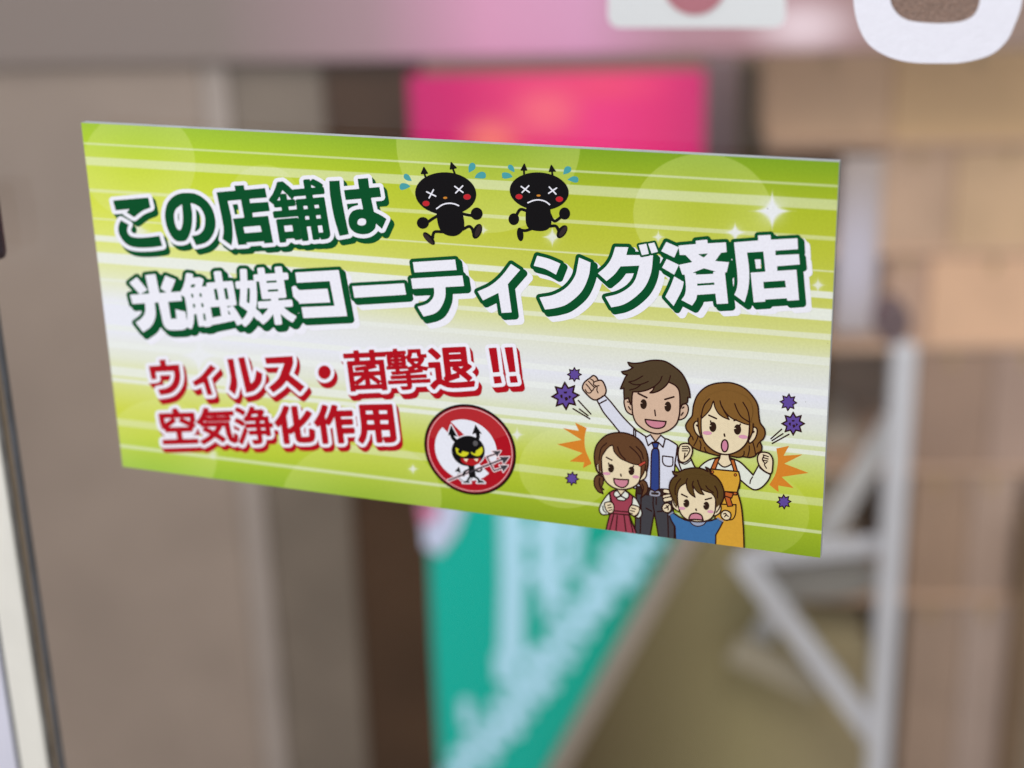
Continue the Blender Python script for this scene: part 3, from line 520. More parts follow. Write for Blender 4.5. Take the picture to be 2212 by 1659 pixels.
    strokes('B', ['415,900 412,700 460,560 575,480', '575,480 600,600 660,690 745,750', '745,750 715,640 710,540', '710,540 760,620 830,680 910,700', '910,700 865,630 845,580', '845,580 920,630 1050,670', '1050,670 1110,750 1132,850 1122,960',
                  '470,405 400,500 370,600 375,700', '600,400 578,450 580,485', '710,450 692,510 700,570', '790,430 825,530 862,600', '945,535 985,590 1085,660', '1110,540 1160,640 1160,760', '340,800 350,870 390,930', '1215,870 1190,960 1140,1030'], 2.2)
    strokes('B', ['490,692 598,745', '935,793 1050,762'], 2.8); strokes('B', ['757,970 767,993'], 3); eye('B', 580, 862, 56, 77, SKL); eye('B', 952, 908, 56, 77, SKL)
    ell('B', 500, 955, 60, 28, PK, 3); ell('B', 1030, 1018, 60, 28, PK, 5)
    ofill('B', '630,1140 670,1065 770,1046 860,1085 892,1175* 740,1162 650,1165', (196, 126, 142), 3)

# ---- the printed background: green bands, streaks, pale circles and sparkles
def smooth(a, b, x):
    t = np.clip((x-a)/(b-a), 0, 1); return t*t*(3-2*t)
QUAD = np.array([(175, 265), (1813, 350), (1772, 1205), (265, 1008)], float)
def homography(src, dst):
    A = []
    for (x, y), (u, v) in zip(src, dst):
        A.append([x, y, 1, 0, 0, 0, -u*x, -u*y, -u]); A.append([0, 0, 0, x, y, 1, -v*x, -v*y, -v])
    return np.linalg.svd(np.array(A))[2][-1].reshape(3, 3)
UNIT = np.array([(0, 0), (1, 0), (1, 1), (0, 1)], float)
H_UV2P = homography(UNIT, QUAD); H_P2UV = np.linalg.inv(H_UV2P)
def happly(H, x, y):
    w = H[2, 0]*x + H[2, 1]*y + H[2, 2]
    return (H[0, 0]*x + H[0, 1]*y + H[0, 2])/w, (H[1, 0]*x + H[1, 1]*y + H[1, 2])/w
RAMP_V = [0, .05, .12, .22, .33, .43, .50, .58, .66, .74, .82, .90, 1.0]
RAMP_L = [(156,190,58),(170,200,52),(190,208,56),(204,214,76),(212,219,122),(218,222,188),(223,225,234),(223,225,234),(218,222,204),(208,214,134),(198,207,76),(184,202,62),(146,186,58)]
RAMP_R = [(122,158,34),(144,170,36),(168,182,44),(180,188,58),(190,195,88),(204,208,136),(214,217,200),(218,220,228),(214,218,206),(196,207,136),(180,194,60),(160,180,42),(130,156,32)]
STREAKS = [((190,308,312),(1812,400,405),.45), ((180,338,356),(1812,432,455),.45), ((190,407,414),(1800,511,520),.4), ((196,470,473),(1804,585,589),.5),
           ((201,507,520),(1802,631,646),.75), ((205,544,567),(1800,668,694),.8), ((215,600,606),(1795,722,735),.5), ((222,650,655),(1790,772,790),.5),
           ((228,700,712),(1780,842,855),.75), ((228,736,749),(1780,884,897),.8), ((228,789,809),(1783,954,966),.7), ((234,814,823),(1783,976,986),.7),
           ((246,903,918),(1780,1077,1094),.35), ((257,959,966),(1771,1146,1153),.5)]
CIRCLES = [(300,355,122,118,.22), (570,430,76,74,.18), (1055,305,199,198,.25), (1518,462,150,130,.25), (343,985,126,122,.22), (782,1075,172,125,.2), (1225,1010,104,88,.2), (1640,1112,108,90,.14)]
SPARKS = [(1668,456,56,1), (1588,502,30,.9), (1193,512,30,.75), (1044,497,16,.6), (430,768,54,.9), (892,1013,17,.7), (1117,939,20,.7), (1767,616,22,.7), (1422,512,18,.7), (297,500,42,.6), (460,981,20,.45)]
def lin(c): c = np.asarray(c, float)/255; return np.where(c <= .04045, c/12.92, ((c+.055)/1.055)**2.4)
def panel_colour(U, V):
    x, y = happly(H_UV2P, U, V)
    L = np.stack([np.interp(V, RAMP_V, [c[k] for c in RAMP_L]) for k in range(3)], -1)
    R = np.stack([np.interp(V, RAMP_V, [c[k] for c in RAMP_R]) for k in range(3)], -1)
    t = smooth(0, .75, U)[..., None]
    col = L*(1-t) + R*t
    def over(a, c):
        nonlocal col
        a = np.clip(a, 0, 1)[..., None]; col = col*(1-a) + np.array(c, float)*a
    for cx, cy, rx, ry, al in CIRCLES:
        d = np.hypot((x-cx)/rx, (y-cy)/ry)
        over(1.3*al*(1 - smooth(1-.8/rx, 1+.8/rx, d))*(.45 + .55*smooth(0, 1, d)), (214, 222, 150))
    for (xa, a0, a1), (xb, b0, b1), al in STREAKS:
        t = (x-xa)/(xb-xa); lo, hi = a0 + (b0-a0)*t, a1 + (b1-a1)*t
        m = smooth(-.7, .7, y-lo)*smooth(-.7, .7, hi-y); over(m*min(1, al*1.15), (224, 228, 224))
    for cx, cy, r, al in SPARKS:
        dx, dy = np.abs(x-cx)/r, np.abs(y-cy)/r
        s = np.sqrt(dx) + np.sqrt(dy); over(al*(1 - smooth(.72, 1.08, s)), (226, 228, 234))
        over(al*.55*np.exp(-(dx**2 + dy**2)*4.5), (222, 226, 224))
    return col
# ================================================================ marching squares: signed distance field -> flat mesh
def march(x0, y0, h, F):
    """faces of {F<0}: whole runs of inside cells become long quads, border cells clipped polygons (vertices in photo pixels)"""
    ny, nx = F.shape; S = F < 0
    cnt = S[:-1, :-1].astype(int) + S[:-1, 1:] + S[1:, :-1] + S[1:, 1:]
    V, Fc = [], []
    full = (cnt == 4)
    for j in np.nonzero(full.any(1))[0]:
        row = np.r_[0, full[j].astype(int), 0]; d = np.diff(row); st = np.nonzero(d == 1)[0]; en = np.nonzero(d == -1)[0]
        for a, b in zip(st, en):
            i = len(V); V += [(x0+a*h, y0+j*h), (x0+b*h, y0+j*h), (x0+b*h, y0+(j+1)*h), (x0+a*h, y0+(j+1)*h)]; Fc.append((i, i+1, i+2, i+3))
    for j, i in zip(*np.nonzero((cnt > 0) & (cnt < 4))):
        c = [(i, j), (i+1, j), (i+1, j+1), (i, j+1)]; v = [F[q[1], q[0]] for q in c]; poly = []
        for k in range(4):
            a, b = v[k], v[(k+1) % 4]
            if a < 0: poly.append(c[k])
            if (a < 0) != (b < 0):
                t = a/(a-b); poly.append((c[k][0] + t*(c[(k+1) % 4][0]-c[k][0]), c[k][1] + t*(c[(k+1) % 4][1]-c[k][1])))
        if len(poly) > 2:
            n = len(V); V += [(x0+p[0]*h, y0+p[1]*h) for p in poly]; Fc.append(tuple(range(n, n+len(poly))))
    return V, Fc
# ================================================================ the shop behind the glass (soft in the photo): floor and walls
def quad(name, pts, m, kind='structure'):
    o = mesh(name, pts, [tuple(range(len(pts)))], m); return tag(o, kind=kind)
quad('floor', [shop_pt(-6, -3, FLOOR), shop_pt(6, -3, FLOOR), shop_pt(6, 9, FLOOR), shop_pt(-6, 9, FLOOR)],
     mat('floor_tile', (164, 148, 130), .4, .12, 3))
def wall(name, s0, s1, D, z1, m):
    o = prism(name, [(s0, FLOOR), (s1, FLOOR), (s1, z1), (s0, z1)], D, D+.12, m, width=0); return tag(o, kind='structure')
wall('back_wall', -3.0, 4.5, 3.4, 1.6, mat('tan_wall', (146, 122, 104), .8, .1, 2.5))

def tinted(name, stops, D, px0, px1, rough=.5, blotch=0, spots=()):
    """procedural print: colour bands along the board's own width, with soft printed spots"""
    m = bpy.data.materials.new(name); m.use_nodes = True; nt = m.node_tree; b = nt.nodes['Principled BSDF']
    b.inputs['Roughness'].default_value = rough; b.inputs['Specular IOR Level'].default_value = .08
    tc = nt.nodes.new('ShaderNodeTexCoord'); sx = nt.nodes.new('ShaderNodeSeparateXYZ'); nt.links.new(tc.outputs['Generated'], sx.inputs[0])
    cr = nt.nodes.new('ShaderNodeValToRGB'); nt.links.new(sx.outputs[0], cr.inputs[0]); e = cr.color_ramp.elements
    while len(e) < len(stops): e.new(.5)
    for el, (x, c) in zip(e, sorted(stops)): el.position = (x-px0)/(px1-px0); el.color = (*lin3(c), 1)
    last = cr.outputs[0]
    for (gx, gz, r, c) in spots:
        vm = nt.nodes.new('ShaderNodeVectorMath'); vm.operation = 'SUBTRACT'; nt.links.new(tc.outputs['Generated'], vm.inputs[0]); vm.inputs[1].default_value = (gx, .5, gz)
        ml = nt.nodes.new('ShaderNodeVectorMath'); ml.operation = 'MULTIPLY'; nt.links.new(vm.outputs[0], ml.inputs[0]); ml.inputs[1].default_value = (1/r[0], 0, 1/r[1])
        ln = nt.nodes.new('ShaderNodeVectorMath'); ln.operation = 'LENGTH'; nt.links.new(ml.outputs[0], ln.inputs[0])
        mr = nt.nodes.new('ShaderNodeMapRange'); mr.interpolation_type = 'SMOOTHSTEP'; mr.inputs[1].default_value = 0; mr.inputs[2].default_value = 1; mr.inputs[3].default_value = 1; mr.inputs[4].default_value = 0
        nt.links.new(ln.outputs['Value'], mr.inputs[0])
        mx = nt.nodes.new('ShaderNodeMix'); mx.data_type = 'RGBA'; nt.links.new(mr.outputs[0], mx.inputs[0]); nt.links.new(last, mx.inputs[6]); mx.inputs[7].default_value = (*lin3(c), 1)
        last = mx.outputs[2]
    nt.links.new(last, b.inputs['Base Color']); return m

# panelled wall on the left: three upright boards of falling brightness
box = box_px
t = box('wall_panel', -420, 100, 436, 1700, 2.28, .10, mat('taupe_panel', (152, 137, 127), .6, .10, 4.5, spec=.15), floor=True, ref=200, width=.01)
tag(t, 'wide taupe upright panel left of the two darker boards', 'wall panel')
t = box('door_jamb', 437, 110, 492, 1700, 2.282, .04, mat('satin_edge', (160, 149, 143), .6, .08, 5, spec=.15), floor=True, ref=200)
tag(t, 'pale grey upright strip edging the taupe panel', 'trim strip')
t = box('wall_panel', 493, 112, 698, 1700, 2.29, .10, mat('greybrown_panel', (118, 107, 97), .6, .18, 5, spec=.15), floor=True, ref=200, width=.01)
tag(t, 'grey-brown upright board between the taupe panel and the dark brown board', 'wall panel')
t = box('wall_panel', 699, 112, 905, 1700, 2.295, .08, mat('dark_brown_panel', (72, 51, 36), .6, .16, 7, spec=.08), floor=True, ref=200, width=.01)
tag(t, 'dark brown upright board beside the pink poster', 'wall panel')
# fascia over everything, grey, with the pink and lilac reflection painted into its colour
fm = tinted('fascia_reflection', [(-420, (134,122,116)), (480, (132,120,116)), (830, (160,132,142)), (1080, (204,146,180)), (1290, (200,146,182)), (1500, (166,128,142)), (1750, (160,124,130)), (1960, (146,122,120)), (2260, (134,114,104))], 2.5, -420, 2700, .5, spots=[(.701, .16, (.05, .22), (214, 196, 206))])
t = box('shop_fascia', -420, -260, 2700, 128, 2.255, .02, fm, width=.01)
tag(t, 'long fascia board across the top, grey at its ends with a painted lilac pink reflection in the middle', 'fascia')
# pink poster
pm = tinted('pink_print', [(885, (190, 26, 104)), (990, (200, 28, 106)), (1130, (222, 56, 116)), (1300, (226, 50, 124)), (1420, (212, 40, 112)), (1520, (190, 34, 104))], 2.6, 885, 1520, .35,
            spots=[(.66, .95, (.3, .08), (226, 66, 112)), (.47, .87, (.17, .12), (236, 100, 122)), (.28, .77, (.15, .12), (240, 118, 112)), (.55, .45, (.3, .2), (250, 200, 215))])
t = box('pink_poster', 885, 158, 1522, 760, 2.20, .012, pm, ref=240, width=.002)
tag(t, 'bright pink poster with orange glow behind the top edge of the green sign', 'poster')
# posts right of the poster
t = box('upright_post', 1524, 130, 1592, 1100, 2.9, .06, mat('mauve_post', (152, 128, 134), .5, .05, 5), floor=True, ref=250)
tag(t, 'mauve grey upright post just right of the pink poster', 'post')
t = box('upright_post', 1600, 140, 1652, 1100, 2.7, .05, mat('olive_post', (88, 70, 42), .5, .08, 5), floor=True, ref=250)
tag(t, 'narrow dark olive upright post between mauve post and tan shelves', 'post')

# shelving with cardboard boxes on the right
sh = thing('display_shelf', 'tall brown shelf unit holding cardboard boxes at the right', 'shelf', shop_pt(bg(2050, 900, 2.5)[0], 2.5, FLOOR))
inv = lambda o, p: setattr(o, 'matrix_parent_inverse', Matrix.Translation(-Vector(p.location)))
def child(o, p): o.parent = p; inv(o, p); return o
child(box('back_panel', 1655, 135, 2500, 1500, 2.86, .03, mat('shelf_back', (172, 147, 127), .6, .12, 3), floor=True, ref=400), sh)
for y0 in (306, 540, 744, 1012, 1290):
    child(box('shelf_board', 1660, y0, 2500, y0+14, 2.545, .30, mat('shelf_wood', (196, 164, 140), .6, .1, 6)), sh)
child(box('side_panel', 2192, 1150, 2230, 1700, 2.50, .36, mat('shelf_side', (124, 102, 80), .5, .1, 6), floor=True, ref=1400), sh)
BOX = [(1660, 110, 1930, 306, 2.555, (212,178,146), 'khaki carton on the top shelf beside the olive post'),
       (1932, 110, 2290, 306, 2.55, (216,180,136), 'amber carton on the top shelf at the far right'),
       (1905, 321, 2060, 540, 2.556, (192,162,138), 'dull tan carton on the second shelf beside the lilac banner'), (2062, 321, 2300, 540, 2.55, (202,170,136), 'brown carton on the second shelf at the right edge'),
       (1915, 555, 2005, 744, 2.556, (184,152,132), 'narrow brown carton on the third shelf above the white stand'), (2007, 555, 2290, 744, 2.55, (220,180,148), 'large pale orange carton on the third shelf'),
       (1975, 759, 2140, 1012, 2.554, (160,132,114), 'dull brown carton on the fourth shelf'), (2142, 759, 2300, 1012, 2.55, (168,142,128), 'greyish carton on the fourth shelf at the right edge'),
       (1965, 1027, 2090, 1290, 2.553, (170,142,122), 'tan carton on the lowest full shelf beside the white stand'), (2092, 1027, 2190, 1290, 2.55, (176,152,138), 'pinkish grey carton on the lowest full shelf by the side panel'),
       (1950, 1305, 2070, 1690, 2.553, (172,148,132), 'tall light brown carton standing under the lowest shelf'), (2072, 1305, 2188, 1690, 2.55, (180,160,150), 'pale pinkish grey carton under the lowest shelf')]
for i, (x0, y0, x1, y1, D, c, lab) in enumerate(BOX):
    p = bg((x0+x1)/2, y1, D); loc = shop_pt(p[0], D+.10, p[1])
    b = thing('cardboard_box', lab, 'box', loc, 'cardboard boxes on the right shelf')
    m = mat('cardboard_%d' % i, c, .75, .08, 8)
    child(box('carton', x0, y0, x1, y1, D, .20, m, width=.003), b)
    child(box('packing_tape', (x0+x1)/2-9, y0+2, (x0+x1)/2+9, y0+34, D-.0015, .001, mat('tape', (176, 148, 112), .3), width=0), b)
# mauve-white upper post and a dark knob between it and the boxes
lm = tinted('lilac_cloth', [(1805, (150, 138, 134)), (1905, (156, 144, 140))], 2.2, 1805, 1905, .7, spots=[(.5, .42, (.95, .62), (182, 178, 194))])
t = box('hanging_banner', 1808, 340, 1900, 720, 2.2, .012, lm, width=.003)
tag(t, 'pale lilac hanging banner strip right of the sign, above the white stand', 'banner')
t = prism('finial_knob', [(bg(1925, 690, 1.9)[0] + .021*math.cos(a), bg(1925, 690, 1.9)[1] + .027*math.sin(a)) for a in np.linspace(0, 2*math.pi, 20, endpoint=False)], 1.88, 1.92, mat('dark_plum', (86, 68, 72), .5), width=.005)
tag(t, 'dark plum knob on top of the white stand upright', 'knob')
# white metal stand: two uprights, a brace, rails and a round grey tray
zb = bg(1900, 1659, 1.9)
st = thing('metal_stand', 'white tubular stand with diagonal brace at lower right', 'stand', shop_pt(bg(1880, 1200, 2.3)[0], 2.3, FLOOR))
wm = mat('white_paint_steel', (200, 202, 210), .35, .04, 9)
child(box('leg', 1922, 750, 1974, 1700, 2.30, .035, wm, floor=True, ref=900, width=.010), st)
child(bar('brace', (1600, 1205), (1905, 1610), 2.33, .02, .036, wm), st)
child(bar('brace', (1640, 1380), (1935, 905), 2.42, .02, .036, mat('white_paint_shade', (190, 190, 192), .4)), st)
child(bar('rail', (1585, 1400), (1775, 1488), 2.38, .02, .050, mat('rail_cream', (166, 158, 140), .4)), st)
child(bar('rail', (1600, 1205), (1905, 1175), 2.36, .02, .026, wm), st)
c0 = bg(1765, 1250, 2.4); ring = [(c0[0] + .10*math.cos(a), c0[1] + .034*math.sin(a)) for a in np.linspace(0, 2*math.pi, 28, endpoint=False)]
child(prism('tray', ring, 2.385, 2.45, mat('grey_tray', (140, 138, 134), .4), width=.006), st)
# olive cabinet low on the right
t = box('low_cabinet', 1545, 930, 1850, 1320, 2.64, .2, mat('stone_cabinet', (172, 160, 146), .6, .2, 8), floor=True, width=.01)
tag(t, 'grey stone coloured cabinet seen through the white stand', 'cabinet')

# green display board with pale blue lettering: slanting grey right rail, olive flank behind it
G0 = 1.85
def shp(pts, D): return [bg(x, y, D) for x, y in pts]
gb = thing('display_board', 'green board with pale blue lettering and a slanting grey rail below the sign', 'display board', shop_pt(bg(1150, 1400, G0)[0], G0, FLOOR))
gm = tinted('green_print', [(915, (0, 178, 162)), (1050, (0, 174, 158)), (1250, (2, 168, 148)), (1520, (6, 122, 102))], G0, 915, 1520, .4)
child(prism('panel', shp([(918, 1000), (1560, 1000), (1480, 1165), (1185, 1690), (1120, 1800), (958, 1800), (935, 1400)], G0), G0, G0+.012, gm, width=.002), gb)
child(bar('rail', (1568, 1010), (1130, 1790), G0-.004, .022, .026, mat('grey_rail', (140, 130, 120), .4, .05, 8)), gb)
lb = mat('pale_blue_print', (172, 222, 244), .5, spec=.1)
rng = np.random.default_rng(4)
S_ = []
def ln(p, r): S_.append(Sh('line', np.array(p, float), r))
ln([(1106, 1080), (1108, 1250), (1104, 1408)], 27); ln([(1186, 1070), (1184, 1255)], 30); ln([(1120, 1160), (1245, 1140)], 12); ln([(1250, 1090), (1240, 1215)], 15); ln([(1130, 1235), (1235, 1228)], 10)
for k in range(17):                                  # a slanting line of brushed characters beside the rail
    f = k/16; c = np.array([1392 - f*400, 1148 + f*535]); n = np.array([.8, .6]); d = np.array([-.6, .8])
    a = rng.uniform(26, 50); s = rng.uniform(-8, 8)
    ln([c - n*a + d*s, c + n*rng.uniform(22, 40) - d*s], rng.uniform(11, 18))
    if k % 2: ln([c - d*26 + n*rng.uniform(-26, 20), c + d*26 + n*rng.uniform(-26, 20)], rng.uniform(11, 17))
    if k in (5, 6, 9, 10, 13): ln([c - n*86 - d*14, c - n*62 + d*16], rng.uniform(10, 15))
x0_, y0_, h_, F_s = union_field(S_, 2.0, 6.0)
V_s, Fc_s = march(x0_, y0_, h_, F_s)
o = mesh('lettering', [shop_pt(*(lambda p: (p[0], G0-.0015, p[1]))(bg(x, y, G0))) for x, y in V_s], Fc_s, lb); child(o, gb)
o = prism('corner_patch', shp([(908, 1085), (1010, 1080), (985, 1150), (950, 1195), (918, 1180)], G0), G0-.004, G0-.001, mat('pale_lilac_print', (196, 206, 236), .4), width=0); child(o, gb)
o = prism('corner_dot', shp([(905, 1085), (950, 1080), (945, 1112), (912, 1130)], G0), G0-.007, G0-.005, mat('rose_print', (206, 120, 160), .4), width=0); child(o, gb)
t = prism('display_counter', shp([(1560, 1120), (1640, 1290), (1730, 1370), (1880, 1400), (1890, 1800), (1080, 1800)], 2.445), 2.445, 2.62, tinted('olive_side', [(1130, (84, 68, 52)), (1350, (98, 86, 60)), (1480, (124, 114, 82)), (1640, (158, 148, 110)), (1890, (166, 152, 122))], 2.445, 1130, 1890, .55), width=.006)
tag(t, 'olive brown tapering counter flank behind the green board', 'counter')

# white hanging card with a pink disc, top centre
hc = thing('hanging_card', 'white card with a pink disc hanging at the top edge of the view', 'card', shop_pt(bg(1505, 0, .72)[0], .72, bg(1505, 0, .72)[1]))
D = .72
r = 26; pts = []
x0, x1, y0, y1 = 1313, 1697, -300, 60
for cx, cy, a0 in ((x1-r, y1-r, 0), (x0+r, y1-r, 90), (x0+r, y0+r, 180), (x1-r, y0+r, 270)):
    pts += [bg(cx + r*math.cos(math.radians(a0+a)), cy + r*math.sin(math.radians(a0+a)), D) for a in (0, 22, 45, 67, 90)]
child(prism('card', pts, D, D+.001, mat('white_card', (244, 246, 250), .4), width=0), hc)
child(prism('pink_disc', [bg(1500 + 68*math.cos(a), -36 + 68*math.sin(a), D) for a in np.linspace(0, 2*math.pi, 40, endpoint=False)], D-.0006, D-.0001, mat('dusty_pink_print', (196, 120, 134), .45), width=0), hc)

# ================================================================ glass pane and its frame at the left
PANE = .0036
def board_box(name, x0, x1, z0, z1, y0, y1, m, parent=None, width=0):
    bm = bmesh.new(); bmesh.ops.create_cube(bm, size=1)
    for v in bm.verts: v.co = (x0 + (x1-x0)*(v.co.x+.5), y0 + (y1-y0)*(v.co.y+.5), z0 + (z1-z0)*(v.co.z+.5))
    return bevel_mesh(name, bm, m, parent, width, 2)
gm_ = bpy.data.materials.new('clear_glass'); gm_.use_nodes = True; nt = gm_.node_tree; nt.nodes.remove(nt.nodes['Principled BSDF'])
tr = nt.nodes.new('ShaderNodeBsdfTransparent'); tr.inputs[0].default_value = (.985, .99, .985, 1)
gl = nt.nodes.new('ShaderNodeBsdfGlossy'); gl.inputs['Roughness'].default_value = .08
mx = nt.nodes.new('ShaderNodeMixShader'); mx.inputs[0].default_value = .022
nt.links.new(tr.outputs[0], mx.inputs[1]); nt.links.new(gl.outputs[0], mx.inputs[2]); nt.links.new(mx.outputs[0], nt.nodes['Material Output'].inputs[0])
XL = float(on_board(104, 1500, -PANE)[0])        # the pane's left edge, inside the gasket
pane = board_box('glass_pane', XL-.004, .62, -.75, .55, PANE, PANE+.005, gm_)
tag(pane, 'clear glass pane carrying the sign and the white letter', 'glass pane')
fr = thing('window_frame', 'white window frame upright with black gasket at the left edge', 'window frame', (XL-.02, PANE, 0))
def fx(px, py, dep): return float(on_board(px, py, -dep)[0])
dep = .0105
def strip(name, a, c, y0, m, wd=0): child(board_box(name, fx(a, 1500, dep), fx(c, 1500, dep), -.75, .55, y0, .0122, m, width=wd), fr)
gk = mat('dark_gasket', (72, 74, 80), .5, .25, 60)
strip('gasket', 104.5, 113.5, .0102, gk, .0003)
strip('inner_seal', 92, 104, .0110, mat('brown_seal', (104, 90, 74), .6, .2, 50))
strip('gasket', 82.5, 91, .0104, mat('grey_gasket', (92, 90, 88), .5, .3, 80))
strip('mullion', 22, 82, .0098, mat('white_frame_paint', (216, 214, 206), .4, .05, 30), .0012)
strip('gasket', 11, 21, .0106, gk, .0004)
strip('outer_panel', -160, 10.5, .0112, mat('bluish_white_panel', (200, 200, 214), .5, .05, 20))
hd = tag(board_box('door_handle', fx(-60, 440, .004), fx(13, 440, .004), float(on_board(0, 520, -.02)[2]), float(on_board(0, 372, -.02)[2]), -.004, .0024, mat('handle_plum', (50, 38, 46), .4), width=.003),
         'dark plum handle end at the left edge of the view', 'handle')

def quad_field(X, Y, inset=0.0):
    f = np.full(X.shape, -1e9)
    for (ax_, ay_), (bx_, by_) in zip(QUAD, np.roll(QUAD, -1, 0)):
        ex, ey = bx_-ax_, by_-ay_; L = math.hypot(ex, ey)
        f = np.maximum(f, ((X-ax_)*ey - (Y-ay_)*ex)/L + inset)
    return f

# ================================================================ the sign
sign = thing('information_sign', 'yellow-green printed sign board with Japanese lettering stuck to the glass', 'sign', (0, 0, 0))
BT = .0028
paper_edge = mat('board_edge', (168, 174, 178), .5, .10, 120)
hw, hh = BW/2, BW/4
tl, tr_, br_, bl_ = [on_board(*c) for c in corner_px]
bb = [p + np.array([0, BT, 0]) for p in (tl, tr_, br_, bl_)]
ff = [p + np.array([0, .00012, 0]) for p in (tl, tr_, br_, bl_)]
core = mesh('backing_board', ff + bb, [(0, 1, 2, 3), (7, 6, 5, 4), (0, 4, 5, 1), (1, 5, 6, 2), (2, 6, 7, 3), (3, 7, 4, 0)], paper_edge, sign)
NU, NV = 1150, 575
U, V = np.meshgrid(np.linspace(0, 1, NU), np.linspace(0, 1, NV))
pc = lin(np.clip(panel_colour(U, V), 0, 255))
PX, PY = happly(H_UV2P, U, V)
co = on_board(PX.ravel(), PY.ravel())
idx = np.arange(NU*NV).reshape(NV, NU)
fa = np.stack([idx[1:, :-1], idx[1:, 1:], idx[:-1, 1:], idx[:-1, :-1]], -1).reshape(-1, 4)
me = bpy.data.meshes.new('printed_background'); me.vertices.add(NU*NV); me.vertices.foreach_set('co', co.ravel())
me.loops.add(fa.size); me.loops.foreach_set('vertex_index', fa.ravel()); me.polygons.add(len(fa))
me.polygons.foreach_set('loop_start', np.arange(0, fa.size, 4)); me.polygons.foreach_set('loop_total', np.full(len(fa), 4)); me.update()
ca = me.color_attributes.new('ink', 'FLOAT_COLOR', 'POINT'); ca.data.foreach_set('color', np.concatenate([pc, np.ones((NV, NU, 1))], -1).astype(np.float32).ravel())
def ink_material(name, col=None):
    """satin print: ink colour with fine paper grain and a faint tooth"""
    m = bpy.data.materials.new(name); m.use_nodes = True; nt = m.node_tree; b = nt.nodes['Principled BSDF']
    tc = nt.nodes.new('ShaderNodeTexCoord'); n = nt.nodes.new('ShaderNodeTexNoise'); n.inputs['Scale'].default_value = 1400; n.inputs['Detail'].default_value = 2
    nt.links.new(tc.outputs['Object'], n.inputs['Vector'])
    mr = nt.nodes.new('ShaderNodeMapRange'); mr.inputs[1].default_value = .25; mr.inputs[2].default_value = .75; mr.inputs[3].default_value = .95; mr.inputs[4].default_value = 1.04
    nt.links.new(n.outputs['Fac'], mr.inputs[0])
    mul = nt.nodes.new('ShaderNodeVectorMath'); mul.operation = 'SCALE'; nt.links.new(mr.outputs[0], mul.inputs['Scale'])
    if col is None:
        at = nt.nodes.new('ShaderNodeAttribute'); at.attribute_name = 'ink'; nt.links.new(at.outputs['Color'], mul.inputs[0])
    else: mul.inputs[0].default_value = lin3(col)
    nt.links.new(mul.outputs[0], b.inputs['Base Color'])
    b.inputs['Roughness'].default_value = .55; b.inputs['Specular IOR Level'].default_value = .08
    bp = nt.nodes.new('ShaderNodeBump'); bp.inputs['Strength'].default_value = .06; bp.inputs['Distance'].default_value = .0001
    nt.links.new(n.outputs['Fac'], bp.inputs['Height']); nt.links.new(bp.outputs[0], b.inputs['Normal'])
    return m
link('printed_background', me, [ink_material('printed_paper')], sign)

build_art()
inks = {}
def ink(c):
    c = tuple(c)
    if c not in inks: inks[c] = ink_material('ink_%02x%02x%02x' % c, c)
    return inks[c]
STEP = 1.0e-5
placed = []; parts = {}; order = []
merged = []
for part, col, fld in ITEMS:
    x0, y0, h, F = fld; ny, nx = F.shape
    X, Y = np.meshgrid(x0 + h*np.arange(nx), y0 + h*np.arange(ny))
    F = np.maximum(F, quad_field(X, Y, .15))
    js, is_ = np.nonzero(F < 0)
    if not len(js): continue
    box_ = (x0+is_.min()*h, y0+js.min()*h, x0+is_.max()*h, y0+js.max()*h)
    lv = 1 + max([l for b, l in placed if b[0] < box_[2]+2 and b[2] > box_[0]-2 and b[1] < box_[3]+2 and b[3] > box_[1]-2], default=0)
    placed.append((box_, lv))
    V_, F_ = march(x0, y0, h, F); V_ = np.array(V_)
    W_ = on_board(V_[:, 0], V_[:, 1], STEP*lv)
    key = part
    if part == 'germ_creature': key = part + ('#2' if V_[:, 0].mean() > 1080 else '#1')
    d = parts.setdefault(key, dict(name=part.split('#')[0], v=[], f=[], mi=[], mats=[]))
    if col not in d['mats']: d['mats'].append(col)
    n0 = sum(len(a) for a in d['v']); d['v'].append(W_); d['f'] += [tuple(q+n0 for q in f) for f in F_]; d['mi'] += [d['mats'].index(col)]*len(F_)
PL = dict(dirt_speck='tiny dark speck on the print', motion_line='thin black motion line beside a germ', headline_lettering='green lettering with white outline on the top line', main_lettering='large white lettering with dark green outline across the middle',
          slogan_lettering='two lines of red lettering with white outline at lower left', prohibition_emblem='round red prohibition emblem with a black devil holding a trident',
          printed_man='cartoon man in white shirt and blue tie raising his fist', printed_woman='cartoon woman in yellow apron with both fists up',
          printed_girl='cartoon girl in maroon dress with pigtails', printed_boy='cartoon boy in blue top shouting with raised fists',
          orange_burst='orange spiky burst beside the family', purple_germ='purple spiky germ beside the family')
for key, d in parts.items():
    o = mesh(d['name'], np.concatenate(d['v']), d['f'], [ink(c) for c in d['mats']], sign, d['mi'])
    lab = PL.get(d['name']) or ('black germ figure with crossed eyes running, nearer the sign middle' if key.endswith('#2') else 'black germ figure with crossed eyes running, beside the headline')
    o['label'] = lab

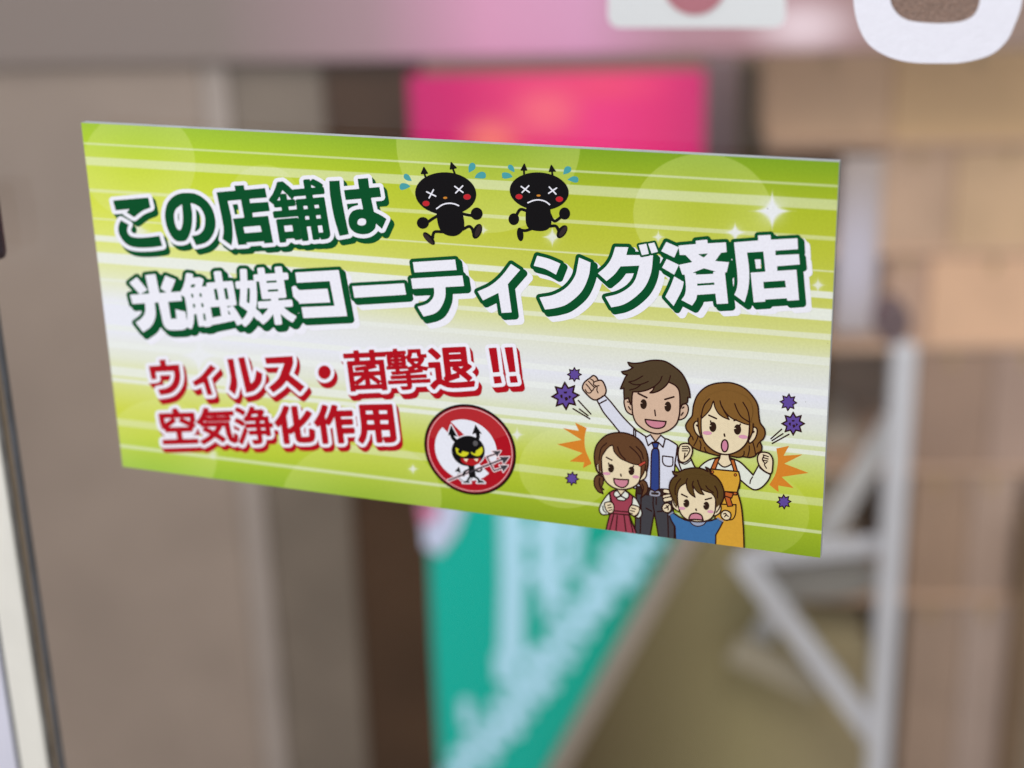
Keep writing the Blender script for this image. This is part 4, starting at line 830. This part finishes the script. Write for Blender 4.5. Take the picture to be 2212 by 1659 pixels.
# ================================================================ white cut-vinyl letter on the glass, upper right
FR['O'] = (3100, 0, 2.3734)
outer = '620,0 640,150 690,300 780,430 950,530 1150,580 1400,590 1650,580 1900,510 2050,380 2130,220 2190,40 2205,-200 2205,-600 2190,-900 2100,-1100 1900,-1240 1400,-1300 900,-1240 700,-1100 630,-900 612,-600 612,-250'
inner = '965,0 1000,90 1070,160 1180,200 1400,218 1600,205 1720,160 1780,80 1808,-60 1815,-300 1815,-600 1790,-780 1720,-870 1600,-915 1400,-930 1180,-915 1050,-870 980,-780 955,-600 955,-200'
lo, li = loop('O', outer), loop('O', inner)
FRONT = -.0003 - PANE
def ring_mesh(name, loops, z0, z1, m, parent):
    x0, y0, h, F = union_field([Sh('loops', loops)], 2.0, 4.0); V_, F_ = march(x0, y0, h, F); V_ = np.array(V_)
    return V_, F_
vin = thing('vinyl_letter', 'white rounded letter of cut vinyl on the glass at the upper right', 'letter', tuple(on_board(1905, 60, -PANE)))
def extrude(name, loops, dep, th, m, parent):
    cu = bpy.data.curves.new(name, 'CURVE'); cu.dimensions = '2D'; cu.fill_mode = 'BOTH'
    for L in loops:
        W_ = on_board(L[:, 0], L[:, 1], -dep); s = cu.splines.new('POLY'); s.points.add(len(W_)-1)
        for p, q in zip(s.points, W_): p.co = (q[0], q[2], 0, 1)
        s.use_cyclic_u = True
    cu.extrude = th/2
    tmp = bpy.data.objects.new('tmp', cu); sc.collection.objects.link(tmp)
    me = bpy.data.meshes.new_from_object(tmp.evaluated_get(bpy.context.evaluated_depsgraph_get())); bpy.data.objects.remove(tmp); me.name = name
    me.transform(Matrix(((1, 0, 0, 0), (0, 0, -1, dep), (0, 1, 0, 0), (0, 0, 0, 1))))
    o = link(name, me, [m], parent); child(o, parent); return o
extrude('letter_face', [lo, li], PANE-.0004, .0006, mat('white_vinyl', (226, 226, 236), .4, .015, 300, .15, 900), vin)
fm_ = mat('embossed_brown_film', (134, 108, 94), .38, .22, 900, .9, 1500, spec=.6)
lf = li + (li - li.mean(0))*.004
extrude('film_inside_letter', [lf], PANE-.00012, .0002, fm_, vin)
